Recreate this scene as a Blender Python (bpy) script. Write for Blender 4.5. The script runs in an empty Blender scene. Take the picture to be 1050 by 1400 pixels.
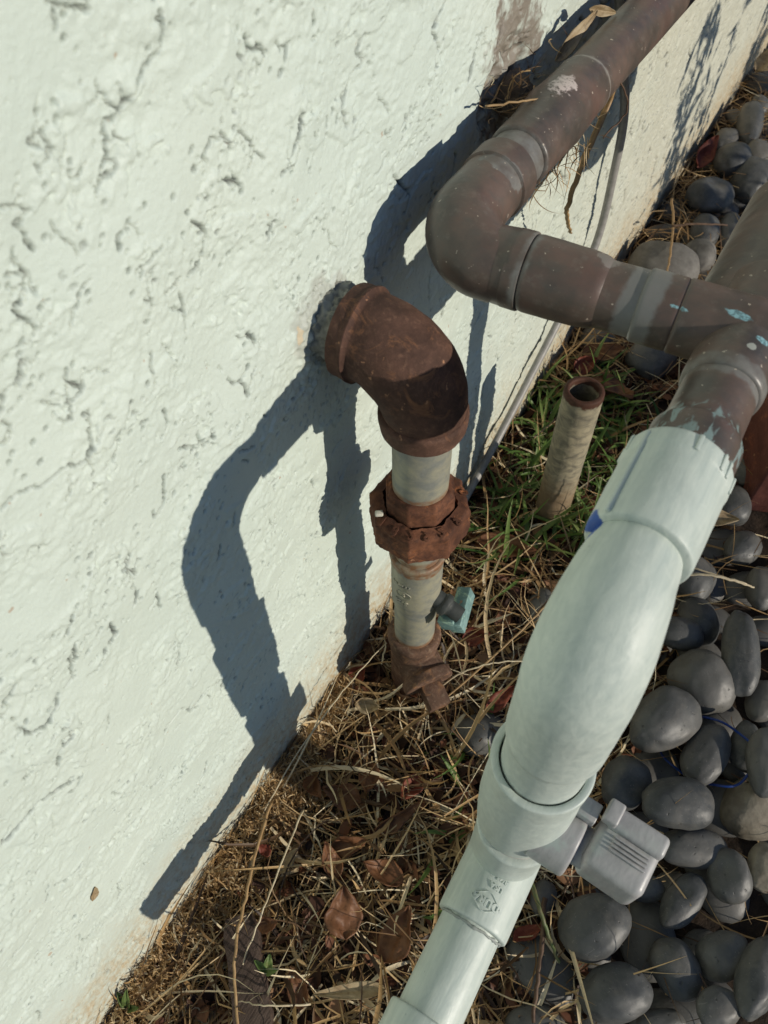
import bpy, bmesh, math, random
import numpy as np
from mathutils import Vector, Matrix, noise as mnoise
R=math.radians
H=0.52                                  # camera height above the soil, metres
sc=bpy.context.scene
COL=sc.collection
random.seed(7); rng=np.random.default_rng(7)

# ------------------------------------------------------------------ camera, light, exposure
cam=bpy.data.cameras.new('camera'); co=bpy.data.objects.new('camera',cam); COL.objects.link(co)
ax=Vector((0.85508,0.51832,-0.01401)); ay=Vector((-0.41680,0.70319,0.57602)); az=Vector((0.30841,-0.48670,0.81732))
m=Matrix((ax,ay,az)).transposed().to_4x4(); m.translation=Vector((0,0,H)); co.matrix_world=m
cam.sensor_fit='HORIZONTAL'; cam.sensor_width=36; cam.lens=36; cam.clip_start=0.01; cam.clip_end=200
cam.dof.use_dof=True; cam.dof.focus_distance=0.40; cam.dof.aperture_fstop=30
sc.camera=co
SUN=Vector((1,0.002,0.303)).normalized()
w=bpy.data.worlds.new('World'); sc.world=w; w.use_nodes=True
nt=w.node_tree; bg=nt.nodes['Background']; sky=nt.nodes.new('ShaderNodeTexSky'); sky.sky_type='NISHITA'
sky.sun_disc=False; sky.sun_elevation=math.asin(SUN.z); sky.sun_rotation=math.atan2(SUN.x,SUN.y)
mx=nt.nodes.new('ShaderNodeMix'); mx.data_type='RGBA'; mx.blend_type='MULTIPLY'; mx.inputs[0].default_value=1; mx.inputs[7].default_value=(.88,1,1.22,1); nt.links.new(sky.outputs[0],mx.inputs[6]); nt.links.new(mx.outputs[2],bg.inputs[0]); bg.inputs[1].default_value=0.090; sky.dust_density=0.3; sky.ozone_density=3.0
sl=bpy.data.lights.new('sun','SUN'); sl.energy=5.0; sl.angle=R(0.5); sl.color=(1,0.915,0.79)
so=bpy.data.objects.new('sun',sl); COL.objects.link(so); so.rotation_euler=SUN.to_track_quat('Z','Y').to_euler(); so.location=(1,0,1)
sc.view_settings.view_transform='Standard'; sc.view_settings.look='None'; sc.view_settings.exposure=-0.46; sc.view_settings.gamma=1
sc.view_settings.use_curve_mapping=False
sc.render.engine='CYCLES'

# ------------------------------------------------------------------ helpers
def P(x,y,z): return Vector((x,y,z+H))      # z measured from the camera height
def link(o,parent=None):
    COL.objects.link(o)
    if parent: 
        o.parent=parent; o.matrix_parent_inverse=Matrix.Translation(-parent.location)
    return o
def tag(o,label=None,cat=None,group=None,kind=None):
    if label:o['label']=label
    if cat:o['category']=cat
    if group:o['group']=group
    if kind:o['kind']=kind
    return o
def thing(name,loc,label,cat,group=None):
    o=bpy.data.objects.new(name,None); o.location=loc; o.empty_display_size=.01; COL.objects.link(o); return tag(o,label,cat,group)
def meshobj(name,verts,faces,mat,parent=None,smooth=True,ang=None,col=None):
    me=bpy.data.meshes.new(name)
    me.from_pydata([tuple(v) for v in verts],[],[tuple(f) for f in faces]); me.update()
    if smooth: 
        me.polygons.foreach_set('use_smooth',[True]*len(me.polygons))
        if ang: me.set_sharp_from_angle(angle=R(ang))
    me.materials.append(mat)
    o=bpy.data.objects.new(name,me); return link(o,parent)
def npmesh(name,V,F,mat,col=None,kind=None,parent=None,smooth=False):
    """big arrays: V (n,3), F (m,4)"""
    me=bpy.data.meshes.new(name); n=len(V); k=F.shape[1]; mF=len(F)
    me.vertices.add(n); me.vertices.foreach_set('co',V.astype(np.float32).ravel())
    me.loops.add(mF*k); me.loops.foreach_set('vertex_index',F.astype(np.int32).ravel())
    me.polygons.add(mF); me.polygons.foreach_set('loop_start',np.arange(0,mF*k,k,dtype=np.int32))
    me.update(calc_edges=True); me.validate()
    if smooth: me.polygons.foreach_set('use_smooth',[True]*mF)
    if col is not None:
        a=me.attributes.new('tint','FLOAT','POINT'); a.data.foreach_set('value',col.astype(np.float32))
    me.materials.append(mat); o=bpy.data.objects.new(name,me); link(o,parent)
    if kind:o['kind']=kind
    return o
def frames(pts):
    n=len(pts); T=[]
    for i in range(n):
        j=i
        a=pts[max(i-1,0)]; b=pts[min(i+1,n-1)]
        k=1
        while (b-a).length<1e-7 and k<n:
            k+=1; a=pts[max(i-k,0)]; b=pts[min(i+k,n-1)]
        T.append((b-a).normalized())
    up=Vector((0,0,1)) if abs(T[0].z)<.9 else Vector((0,1,0))
    N=(up-T[0]*up.dot(T[0])).normalized(); Fs=[]
    for i in range(n):
        N=(N-T[i]*N.dot(T[i])).normalized(); Fs.append((N.copy(),T[i].cross(N)))
    return T,Fs
def sweep(pts,rad,seg=48,cap0=True,cap1=True,rough=0,rs=150,shape=None):
    pts=[Vector(p) for p in pts]
    T,Fs=frames(pts); V=[];F=[]
    for i,p in enumerate(pts):
        N,B=Fs[i]
        for k in range(seg):
            a=2*math.pi*k/seg
            r=rad[i]*(shape(a) if shape else 1)
            d=N*math.cos(a)+B*math.sin(a)
            v=p+d*r
            if rough:
                v=v+d*rough*(mnoise.noise(v*rs)+.5*mnoise.noise(v*rs*2.7))
            V.append(v)
    n=len(pts)
    for i in range(n-1):
        for k in range(seg):
            k2=(k+1)%seg
            F.append((i*seg+k,i*seg+k2,(i+1)*seg+k2,(i+1)*seg+k))
    if cap0: F.append(tuple(reversed(range(seg))))
    if cap1: F.append(tuple(range((n-1)*seg,n*seg)))
    return V,F
def dense(prof,step=.0012):
    """prof: list of (t,r) -> densified, rounded edges"""
    out=[prof[0]]
    for (t0,r0),(t1,r1) in zip(prof,prof[1:]):
        L=math.hypot(t1-t0,r1-r0); n=max(1,int(L/step))
        for k in range(1,n+1): out.append((t0+(t1-t0)*k/n,r0+(r1-r0)*k/n))
    return out
def bev(prof,b=.0005):
    """chamfer the corners of a profile"""
    out=[prof[0]]
    for i in range(1,len(prof)-1):
        p=Vector(prof[i]);a=Vector(prof[i-1]);c=Vector(prof[i+1])
        da=(a-p);dc=(c-p)
        out.append(tuple(p+da.normalized()*min(b,da.length*.45))); out.append(tuple(p+dc.normalized()*min(b,dc.length*.45)))
    out.append(prof[-1]); return out
def lathe(name,org,dirv,prof,mat,parent=None,seg=56,rough=0,rs=150,b=.0005,cap0=True,cap1=True,shape=None,step=.0012,ang=50):
    org=Vector(org);d=Vector(dirv).normalized(); pr=dense(bev(prof,b),step)
    # frame is constant on a straight axis
    up=Vector((0,0,1)) if abs(d.z)<.9 else Vector((0,1,0))
    N=(up-d*up.dot(d)).normalized();B=d.cross(N);V=[];F=[]
    for t,r in pr:
        for k in range(seg):
            a=2*math.pi*k/seg; dd=N*math.cos(a)+B*math.sin(a)
            v=org+d*t+dd*r*(shape(a) if shape else 1)
            if rough: v=v+dd*rough*(mnoise.noise(v*rs)+.5*mnoise.noise(v*rs*2.7))
            V.append(v)
    n=len(pr)
    for i in range(n-1):
        for k in range(seg):
            k2=(k+1)%seg; F.append((i*seg+k,i*seg+k2,(i+1)*seg+k2,(i+1)*seg+k))
    if cap0: F.append(tuple(reversed(range(seg))))
    if cap1: F.append(tuple(range((n-1)*seg,n*seg)))
    return meshobj(name,V,F,mat,parent,ang=ang)
def ngon(n,rot=0):
    def f(a):
        s=2*math.pi/n; x=((a+rot)%s)-s/2
        return math.cos(s/2)/math.cos(x)*1.0
    return f
def arc(p0,d0,d1,r,n=14):
    """quarter bend from p0 heading d0, turning to d1"""
    p0=Vector(p0);d0=Vector(d0).normalized();d1=Vector(d1).normalized(); c=p0+d1*r; th=math.acos(max(-1,min(1,d0.dot(d1))))
    if abs(th-math.pi/2)<.01:
        return [c-d1*r*math.cos(t)+d0*r*math.sin(t) for t in [math.pi/2*k/n for k in range(n+1)]]
    pts=[p0.copy()];d=d0.copy();L=r*th/n; axis=d0.cross(d1).normalized()
    for k in range(n):
        h=d.copy();h.rotate(Matrix.Rotation(th/n*.5,3,axis)); pts.append(pts[-1]+h*L); d.rotate(Matrix.Rotation(th/n,3,axis))
    return pts
def rbox(name,mat,cx,cy,cz,sx,sy,sz,parent=None,bevel=.001,rot=None,seg=3):
    bm=bmesh.new(); bmesh.ops.create_cube(bm,size=1)
    for v in bm.verts: v.co=Vector((v.co.x*sx,v.co.y*sy,v.co.z*sz))
    bmesh.ops.bevel(bm,geom=bm.edges[:],offset=bevel,segments=seg,affect='EDGES',profile=.5)
    if rot is not None: bmesh.ops.rotate(bm,verts=bm.verts,cent=(0,0,0),matrix=rot)
    bmesh.ops.translate(bm,verts=bm.verts,vec=(cx,cy,cz))
    me=bpy.data.meshes.new(name); bm.to_mesh(me); bm.free(); me.polygons.foreach_set('use_smooth',[True]*len(me.polygons)); me.set_sharp_from_angle(angle=R(40))
    me.materials.append(mat); o=bpy.data.objects.new(name,me); return link(o,parent)

# ------------------------------------------------------------------ material helper
class M:
    def __init__(s,name,rough=.6,spec=.5,metal=0,obj=False):
        s.m=bpy.data.materials.new(name); s.m.use_nodes=True; s.t=s.m.node_tree; s.b=s.t.nodes['Principled BSDF']
        s.b.inputs['Roughness'].default_value=rough; s.b.inputs['Specular IOR Level'].default_value=spec; s.b.inputs['Metallic'].default_value=metal
        if obj: s.p=s.t.nodes.new('ShaderNodeTexCoord').outputs['Object']
        else: s.p=s.t.nodes.new('ShaderNodeNewGeometry').outputs['Position']
        s.h=[]
    def L(s,a,b): s.t.links.new(a,b)
    def mapv(s,scale=(1,1,1),vec=None,loc=(0,0,0),rot=(0,0,0)):
        n=s.t.nodes.new('ShaderNodeMapping'); n.inputs['Scale'].default_value=scale; n.inputs['Location'].default_value=loc; n.inputs['Rotation'].default_value=rot; s.L(vec or s.p,n.inputs[0]); return n.outputs[0]
    def noise(s,scale,detail=4,rough=.55,vec=None,dist=0):
        n=s.t.nodes.new('ShaderNodeTexNoise'); n.inputs['Scale'].default_value=scale; n.inputs['Detail'].default_value=detail; n.inputs['Roughness'].default_value=rough; n.inputs['Distortion'].default_value=dist
        s.L(vec or s.p,n.inputs['Vector']); return n.outputs['Fac']
    def ramp(s,fac,stops,interp='LINEAR'):
        n=s.t.nodes.new('ShaderNodeValToRGB'); e=n.color_ramp.elements; n.color_ramp.interpolation=interp
        for i,(p,c) in enumerate(stops):
            if i>1: e.new(p)
            e[i].position=p; e[i].color=(c if isinstance(c,tuple) else (c,c,c))+(1,) if isinstance(c,tuple) else (c,c,c,1)
        s.L(fac,n.inputs[0]); return n.outputs[0]
    def mix(s,f,a,b,mode='MIX'):
        n=s.t.nodes.new('ShaderNodeMix'); n.data_type='RGBA'; n.blend_type=mode; n.clamp_result=False
        for v,i in ((f,0),(a,6),(b,7)):
            if hasattr(v,'links'): s.L(v,n.inputs[i])
            elif isinstance(v,tuple): n.inputs[i].default_value=v+(1,)
            else: n.inputs[i].default_value=v
        return n.outputs[2]
    def math(s,op,a,b=0.,c=0.):
        n=s.t.nodes.new('ShaderNodeMath'); n.operation=op
        for i,v in enumerate((a,b,c)):
            if hasattr(v,'links'): s.L(v,n.inputs[i])
            else: n.inputs[i].default_value=v
        return n.outputs[0]
    def sep(s):
        n=s.t.nodes.new('ShaderNodeSeparateXYZ'); s.L(s.p,n.inputs[0]); return n.outputs
    def attr(s,name):
        n=s.t.nodes.new('ShaderNodeAttribute'); n.attribute_name=name; return n.outputs['Fac']
    def spot(s,pt,rad,scale=(1,1,1),nz=.5,ns=300,rot=(0,0,0)):
        """0/1 mask round a place, with a ragged edge"""
        v=s.mapv(scale,vec=s.mapv((1,1,1),loc=(-pt[0],-pt[1],-pt[2])),rot=rot)
        n=s.t.nodes.new('ShaderNodeVectorMath'); n.operation='LENGTH'; s.L(v,n.inputs[0])
        k=s.math('MULTIPLY_ADD',s.noise(ns,3),nz*rad*2,-nz*rad)
        d=s.math('ADD',n.outputs['Value'],k)
        return s.ramp(s.math('DIVIDE',d,rad*2),[(.46,1.),(.54,0.)])
    def band(s,coord,lo,hi,nz=.002,ns=250):
        k=s.math('MULTIPLY_ADD',s.noise(ns,3),nz*2,-nz); c=s.math('ADD',coord,k)
        e=min(.0012,(hi-lo)*.3)
        def st(x0,x1):
            n=s.t.nodes.new('ShaderNodeMapRange'); n.interpolation_type='SMOOTHSTEP'; n.inputs[1].default_value=x0; n.inputs[2].default_value=x1; s.L(c,n.inputs[0]); return n.outputs[0]
        return s.math('MULTIPLY',st(lo-e,lo+e),s.math('SUBTRACT',1.,st(hi-e,hi+e)))
    def color(s,c):
        if hasattr(c,'links'): s.L(c,s.b.inputs['Base Color'])
        else: s.b.inputs['Base Color'].default_value=c+(1,)
        return s
    def rough(s,c): s.L(c,s.b.inputs['Roughness']); return s
    def bump(s,hs,strength=.5,dist=.001):
        n=s.t.nodes.new('ShaderNodeBump'); n.inputs['Strength'].default_value=strength; n.inputs['Distance'].default_value=dist
        s.L(hs,n.inputs['Height']); 
        if s.h: s.L(s.h[-1],n.inputs['Normal'])
        s.h.append(n.outputs[0]); s.L(n.outputs[0],s.b.inputs['Normal']); return s

PAINT=(0.555,0.630,0.565)
def mat_wall():
    q=M('wall_paint',rough=.42,spec=.42)
    X,Y,Z=q.sep()[:]
    base=q.mix(q.ramp(q.noise(9,3),[(.35,0.),(.7,1.)]),PAINT,(0.585,0.65,0.575))
    # far stretch, older paint showing warm cement
    far=q.ramp(q.math('ADD',Y,q.math('MULTIPLY',q.noise(30,4),.25)),[(.42,0.),(.80,1.)])
    base=q.mix(q.math('MULTIPLY',far,.75),base,q.mix(q.noise(160,5,.7),(0.33,0.31,0.22),(0.68,0.66,0.54)))
    # splashed soil at the foot
    foot=q.ramp(q.math('ADD',Z,q.math('MULTIPLY',q.noise(25,5,.65),.10)),[(.068,1.),(.150,0.)])
    spk=q.ramp(q.noise(190,5,.75),[(.42,0.),(.62,1.)])
    base=q.mix(q.math('MULTIPLY',foot,q.math('MULTIPLY_ADD',spk,.72,.24)),base,(0.42,0.29,0.135))
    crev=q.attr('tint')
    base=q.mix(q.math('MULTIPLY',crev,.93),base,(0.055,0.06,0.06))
    # rust freckles
    fr=q.ramp(q.noise(240,2,.5),[(.735,0.),(.77,1.)]); base=q.mix(q.math('MULTIPLY',fr,.55),base,(0.36,0.20,0.10))
    # mortar and mud round the pipe entry
    mud=q.spot((-.146,.352,H-.172),.024,(1,.8,.62),.75,75); base=q.mix(q.math('MULTIPLY',mud,q.ramp(q.noise(120,4),[(.33,.15),(.5,.92)])),base,(0.20,0.165,0.13))
    pat=q.spot((-.146,.187,H-.203),.0185,(1,1,1),.5,90); base=q.mix(q.math('MULTIPLY',pat,.55),base,(0.36,0.36,0.31))
    st=q.spot((-.146,.172,H-.199),.0035,(1,1.6,.8),.7,260); base=q.mix(q.math('MULTIPLY',st,.8),base,(0.60,0.50,0.34))
    q.color(base)
    q.rough(q.ramp(q.noise(120,3),[(.3,.40),(.7,.62)]))
    q.bump(q.noise(380,5,.65),.6,.0008); q.bump(q.noise(1500,3,.6),.35,.0003)
    return q.m
def mat_pvc():
    q=M('painted_plastic',rough=.33,spec=.45)
    st=q.noise(1,5,.6,vec=q.mapv((420,60,260)),dist=.6)
    st2=q.noise(1,4,.6,vec=q.mapv((300,180,40),rot=(.4,.2,.5)),dist=.8)
    c=q.mix(q.ramp(st,[(.30,0.),(.72,1.)]),(0.42,0.485,0.445),(0.545,0.60,0.54))
    c=q.mix(q.ramp(st2,[(.55,0.),(.75,.5)]),c,(0.58,0.63,0.57))
    gr=q.ramp(q.noise(60,4,.6),[(.55,0.),(.8,.40)]); c=q.mix(gr,c,(0.36,0.41,0.38))
    sp=q.ramp(q.noise(330,2),[(.74,0.),(.79,.7)]); c=q.mix(sp,c,(0.30,0.35,0.33))
    bl=q.spot((-0.0170,0.1378,H-0.1866),.0050,(1,1,1),.5,350); c=q.mix(bl,c,(0.03,0.09,0.33))
    b2=q.spot((-0.0125,0.1187,H-0.1791),.0009,(1,1,1),.5,900); c=q.mix(b2,c,(0.05,0.16,0.40))
    q.color(c); q.rough(q.ramp(st,[(.3,.38),(.7,.58)])); q.bump(st,.25,.0005); q.bump(q.noise(900,3),.12,.0003); q.bump(q.noise(110,3),.3,.0008)
    return q.m
def mat_greypvc():
    q=M('grey_plastic',rough=.38,spec=.5)
    st=q.noise(1,5,.6,vec=q.mapv((500,160,160)),dist=.5)
    c=q.mix(q.ramp(st,[(.35,0.),(.7,1.)]),(0.33,0.33,0.325),(0.43,0.42,0.41))
    pt=q.ramp(q.noise(95,4,.6),[(.50,0.),(.62,.85)]); X,Y,Z=q.sep()[:]
    near=q.ramp(X,[(.022,1.),(.044,.35)]); c=q.mix(q.math('MULTIPLY',pt,near),c,(0.40,0.455,0.42))
    q.color(c); q.bump(st,.2,.0004); q.bump(q.noise(700,3),.1,.0003); return q.m
def mat_brown():
    q=M('brown_painted_copper',rough=.36,spec=.5)
    X,Y,Z=q.sep()[:]
    n1=q.noise(45,5,.6); n2=q.noise(1,4,.6,vec=q.mapv((120,300,300)))
    c=q.mix(q.ramp(n1,[(.38,0.),(.64,1.)]),(0.064,0.055,0.046),(0.125,0.086,0.067))
    c=q.mix(q.ramp(n2,[(.5,0.),(.75,.6)]),c,(0.075,0.072,0.062))
    red=q.ramp(q.noise(28,4,.6),[(.52,0.),(.66,.6)]); c=q.mix(red,c,(0.130,0.072,0.056))
    dustm=q.ramp(q.noise(170,4,.7),[(.55,0.),(.72,.35)]); c=q.mix(dustm,c,(0.20,0.17,0.14))
    grey=q.mix(q.ramp(q.noise(140,4,.6),[(.4,0.),(.65,1.)]),(0.19,0.19,0.175),(0.12,0.105,0.09))
    # worn grey bands at the joints
    along=q.math('LESS_THAN',X,-.080); cross=q.math('MULTIPLY',q.math('GREATER_THAN',X,-.095),q.math('GREATER_THAN',Y,.20)); run=q.math('GREATER_THAN',X,-.014)
    f=q.math('MULTIPLY',along,q.band(Y,0.2858,0.2957,.0025)); c=q.mix(q.math('MULTIPLY',f,.85),c,grey)
    f=q.math('MULTIPLY',along,q.band(Y,0.3652,0.3685,.0016)); c=q.mix(q.math('MULTIPLY',f,.8),c,(0.27,0.25,0.22))
    f=q.math('MULTIPLY',q.spot((-0.1094,0.2684,H-0.1723),.0085,(.8,1.9,1),.7,180),1.); c=q.mix(q.math('MULTIPLY',f,.85),c,grey)
    f=q.math('MULTIPLY',cross,q.band(X,-0.0828,-0.0789,.0018)); c=q.mix(q.math('MULTIPLY',f,.8),c,grey)
    f=q.math('MULTIPLY',cross,q.band(X,-0.0442,-0.0307,.0020,300)); c=q.mix(q.math('MULTIPLY',f,.8),c,(0.18,0.185,0.175))
    f=q.spot((-0.0540,0.2406,H-0.1754),.0042,(1,1,1),.7,350); c=q.mix(q.math('MULTIPLY',f,.6),c,(0.26,0.24,0.21))
    f=q.math('MULTIPLY',run,q.band(Y,0.2102,0.2180,.0030,200)); c=q.mix(q.math('MULTIPLY',f,.8),c,grey)
    sm=q.ramp(q.noise(1,4,.6,vec=q.mapv((260,110,260)),dist=1),[(.52,0.),(.60,1.)])
    f=q.math('MULTIPLY',run,q.math('MULTIPLY',q.band(Y,0.1118,0.1940,.005,120),sm)); c=q.mix(q.math('MULTIPLY',f,.85),c,(0.22,0.30,0.29))
    # paint drips
    teal=q.mix(q.ramp(q.noise(700,3),[(.42,0.),(.52,1.)]),(0.12,0.22,0.24),(0.26,0.47,0.51))
    for pt,rr,scl in (((-0.0238,0.2311,H-0.1768),.0013,(.32,1.2,1)),((-0.0053,0.2359,H-0.1760),.0019,(.42,1.5,1)),((0.0058,0.2295,H-0.1770),.0020,(.6,1.3,1))):
        c=q.mix(q.math('MULTIPLY',q.spot(pt,rr,scl,.5,500),.9),c,teal)
    c=q.mix(q.spot((0.0028,0.2242,H-0.1769),.0016,(1,1,1),.4,500),c,(0.33,0.34,0.30))
    pw=q.spot((-0.1145,0.3350,H-0.1709),.0066,(1.25,.62,1),.7,230); c=q.mix(q.math('MULTIPLY',pw,q.ramp(q.noise(420,4,.7),[(.38,.1),(.50,.95)])),c,(0.56,0.48,0.44))
    fl=q.ramp(q.noise(420,2,.5),[(.715,0.),(.74,1.)]); c=q.mix(q.math('MULTIPLY',fl,.8),c,(0.50,0.43,0.34))
    q.color(c); q.rough(q.ramp(n1,[(.3,.30),(.7,.50)])); q.bump(q.noise(300,4,.6),.22,.0005); q.bump(pw,.6,.0003); q.bump(q.noise(70,3),.3,.001)
    return q.m
def mat_rust(name,a,b,c3,rough=.8,sc=1.):
    q=M(name,rough=rough,spec=.25)
    n=q.noise(110*sc,6,.7); n2=q.noise(420*sc,4,.65)
    c=q.mix(q.ramp(n,[(.36,0.),(.66,1.)]),a,b); c=q.mix(q.ramp(n2,[(.52,0.),(.70,.7)]),c,c3)
    big=q.ramp(q.noise(38*sc,5,.7,dist=.8),[(.40,0.),(.62,.75)]); c=q.mix(big,c,tuple(x*.55 for x in a))
    org=q.ramp(q.noise(75*sc,6,.75,dist=1),[(.56,0.),(.66,.8)]); c=q.mix(org,c,tuple(min(1,x*k) for x,k in zip(b,(1.5,1.35,1.0))))
    fr=q.ramp(q.noise(230*sc,2),[(.70,0.),(.74,.8)]); c=q.mix(fr,c,(0.42,0.22,0.12))
    q.color(c); q.bump(n2,.55,.0006); q.bump(q.noise(1300,3),.3,.0003); return q
def mat_galv(rims=()):
    q=M('galvanised',rough=.55,spec=.4,metal=.15)
    n=q.noise(1,5,.65,vec=q.mapv((80,80,105)),dist=.4); n2=q.noise(300,4,.6)
    c=q.mix(q.ramp(n,[(.36,0.),(.60,1.)]),(0.20,0.21,0.19),(0.34,0.325,0.235))
    c=q.mix(q.ramp(n2,[(.5,0.),(.75,.5)]),c,(0.27,0.275,0.25))
    X,Y,Z=q.sep()[:]
    for lo,hi in rims:
        f=q.band(Z,H+lo,H+hi,.0022,260); c=q.mix(q.math('MULTIPLY',f,q.ramp(q.noise(260,4),[(.35,.3),(.6,.9)])),c,(0.22,0.105,0.045))
    q.color(c); q.bump(n2,.3,.0005); q.bump(n,.3,.0006); return q.m
def mat_pebble():
    q=M('pebble_stone',rough=.50,spec=.42,obj=True)
    oi=q.t.nodes.new('ShaderNodeObjectInfo')
    c=q.ramp(oi.outputs['Random'],[(0,(0.038,0.042,0.044)),(.5,(0.062,0.065,0.064)),(.85,(0.090,0.088,0.081)),(1,(0.13,0.12,0.10))])
    off=q.t.nodes.new('ShaderNodeVectorMath'); off.operation='MULTIPLY_ADD'; off.inputs[1].default_value=(1,1,1)
    q.L(q.p,off.inputs[0]); q.L(oi.outputs['Random'],off.inputs[2]); q.p=off.outputs[0]
    n=q.noise(60,5,.6); c=q.mix(q.ramp(n,[(.35,0.),(.7,.5)]),c,(0.16,0.157,0.143))
    du=q.ramp(q.noise(35,6,.75,dist=.5),[(.50,0.),(.72,.55)]); c=q.mix(du,c,(0.17,0.155,0.13))
    sp=q.ramp(q.noise(900,2,.5),[(.66,0.),(.74,.5)]); c=q.mix(sp,c,(0.24,0.23,0.20))
    pit=q.ramp(q.noise(330,2,.5),[(.25,1.),(.31,0.)]); c=q.mix(q.math('MULTIPLY',pit,.6),c,(0.025,0.025,0.023))
    scr=q.ramp(q.noise(1,2,.5,vec=q.mapv((60,900,300),rot=(.3,.5,.8))),[(.70,0.),(.76,.35)]); c=q.mix(scr,c,(0.22,0.21,0.19))
    q.color(c); q.bump(q.noise(500,4,.6),.25,.0005); q.bump(pit,-.5,.0006) if False else q.bump(q.ramp(q.noise(330,2,.5),[(.25,0.),(.31,1.)]),.5,.0006); return q.m
def mat_tint(name,stops,rough=.6,trans=0,fine=600,spec=.3):
    q=M(name,rough=rough,spec=spec); t=q.attr('tint'); c=q.ramp(t,stops)
    n=q.noise(fine,4,.6); c=q.mix(q.ramp(n,[(.5,0.),(.8,.35)]),c,tuple(x*.8 for x in stops[1][1]))
    q.color(c); 
    if trans:
        q.b.inputs['Transmission Weight'].default_value=0
        tr=q.t.nodes.new('ShaderNodeBsdfTranslucent'); q.L(c,tr.inputs[0]); mx=q.t.nodes.new('ShaderNodeMixShader'); mx.inputs[0].default_value=trans
        out=q.t.nodes['Material Output']; q.L(q.b.outputs[0],mx.inputs[1]); q.L(tr.outputs[0],mx.inputs[2]); q.L(mx.outputs[0],out.inputs[0])
    return q.m
def mat_leaf(name,a,b,c3):
    q=M(name,rough=.55,spec=.35,obj=True); oi=q.t.nodes.new('ShaderNodeObjectInfo')
    n=q.noise(90,5,.65); c=q.mix(q.ramp(n,[(.35,0.),(.65,1.)]),a,b); c=q.mix(q.ramp(q.noise(400,3),[(.55,0.),(.7,.6)]),c,c3)
    q.color(c); q.bump(q.noise(250,4),.4,.0008)
    tr=q.t.nodes.new('ShaderNodeBsdfTranslucent'); q.L(c,tr.inputs[0]); mx=q.t.nodes.new('ShaderNodeMixShader'); mx.inputs[0].default_value=.25
    out=q.t.nodes['Material Output']; q.L(q.b.outputs[0],mx.inputs[1]); q.L(tr.outputs[0],mx.inputs[2]); q.L(mx.outputs[0],out.inputs[0]); return q.m

WALL=mat_wall(); PVC=mat_pvc(); GPVC=mat_greypvc(); BROWN=mat_brown()
RUST=mat_rust('rust_elbow',(0.075,0.040,0.029),(0.135,0.070,0.048),(0.19,0.105,0.070)).m
RUSTN=mat_rust('rust_nut',(0.085,0.036,0.022),(0.23,0.095,0.048),(0.055,0.028,0.02)).m
RUSTT=mat_rust('rust_tee',(0.105,0.060,0.040),(0.20,0.115,0.075),(0.30,0.22,0.15)).m
GALV=mat_galv(rims=((-.2500,-.2440),(-.300,-.2835),(-.352,-.340),(-.4455,-.436)))
def simple(name,c,r=.6,b=None,spec=.4):
    q=M(name,rough=r,spec=spec); n=q.noise(200,4,.6); q.color(q.mix(q.ramp(n,[(.35,0.),(.7,1.)]),c,b or tuple(x*.7 for x in c))); q.bump(q.noise(500,3),.25,.0005); return q.m

# ------------------------------------------------------------------ noise fields for the wall relief
FS=.001; FW,FH=1400,900
def field(wl,bw=.45,seed=0,ani=(1,1)):
    r=np.random.default_rng(seed); f=np.fft.fft2(r.standard_normal((FH,FW)))
    ky=np.fft.fftfreq(FH,FS)[:,None]*ani[1]; kx=np.fft.fftfreq(FW,FS)[None,:]*ani[0]
    k=np.sqrt(kx**2+ky**2)+1e-9; g=np.exp(-(np.log(k*wl)/bw)**2/2); a=np.fft.ifft2(f*g).real; return a/a.std()
def sample(fld,y,z):
    u=(y/FS)%FW; v=(z/FS)%FH; i=np.floor(u).astype(int); j=np.floor(v).astype(int); fu=u-i; fv=v-j; i%=FW; j%=FH
    i2=(i+1)%FW; j2=(j+1)%FH
    return (fld[j,i]*(1-fu)*(1-fv)+fld[j,i2]*fu*(1-fv)+fld[j2,i]*(1-fu)*fv+fld[j2,i2]*fu*fv)
def smooth(a,lo,hi): t=np.clip((a-lo)/(hi-lo),0,1); return t*t*(3-2*t)
WX=-.146
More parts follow.
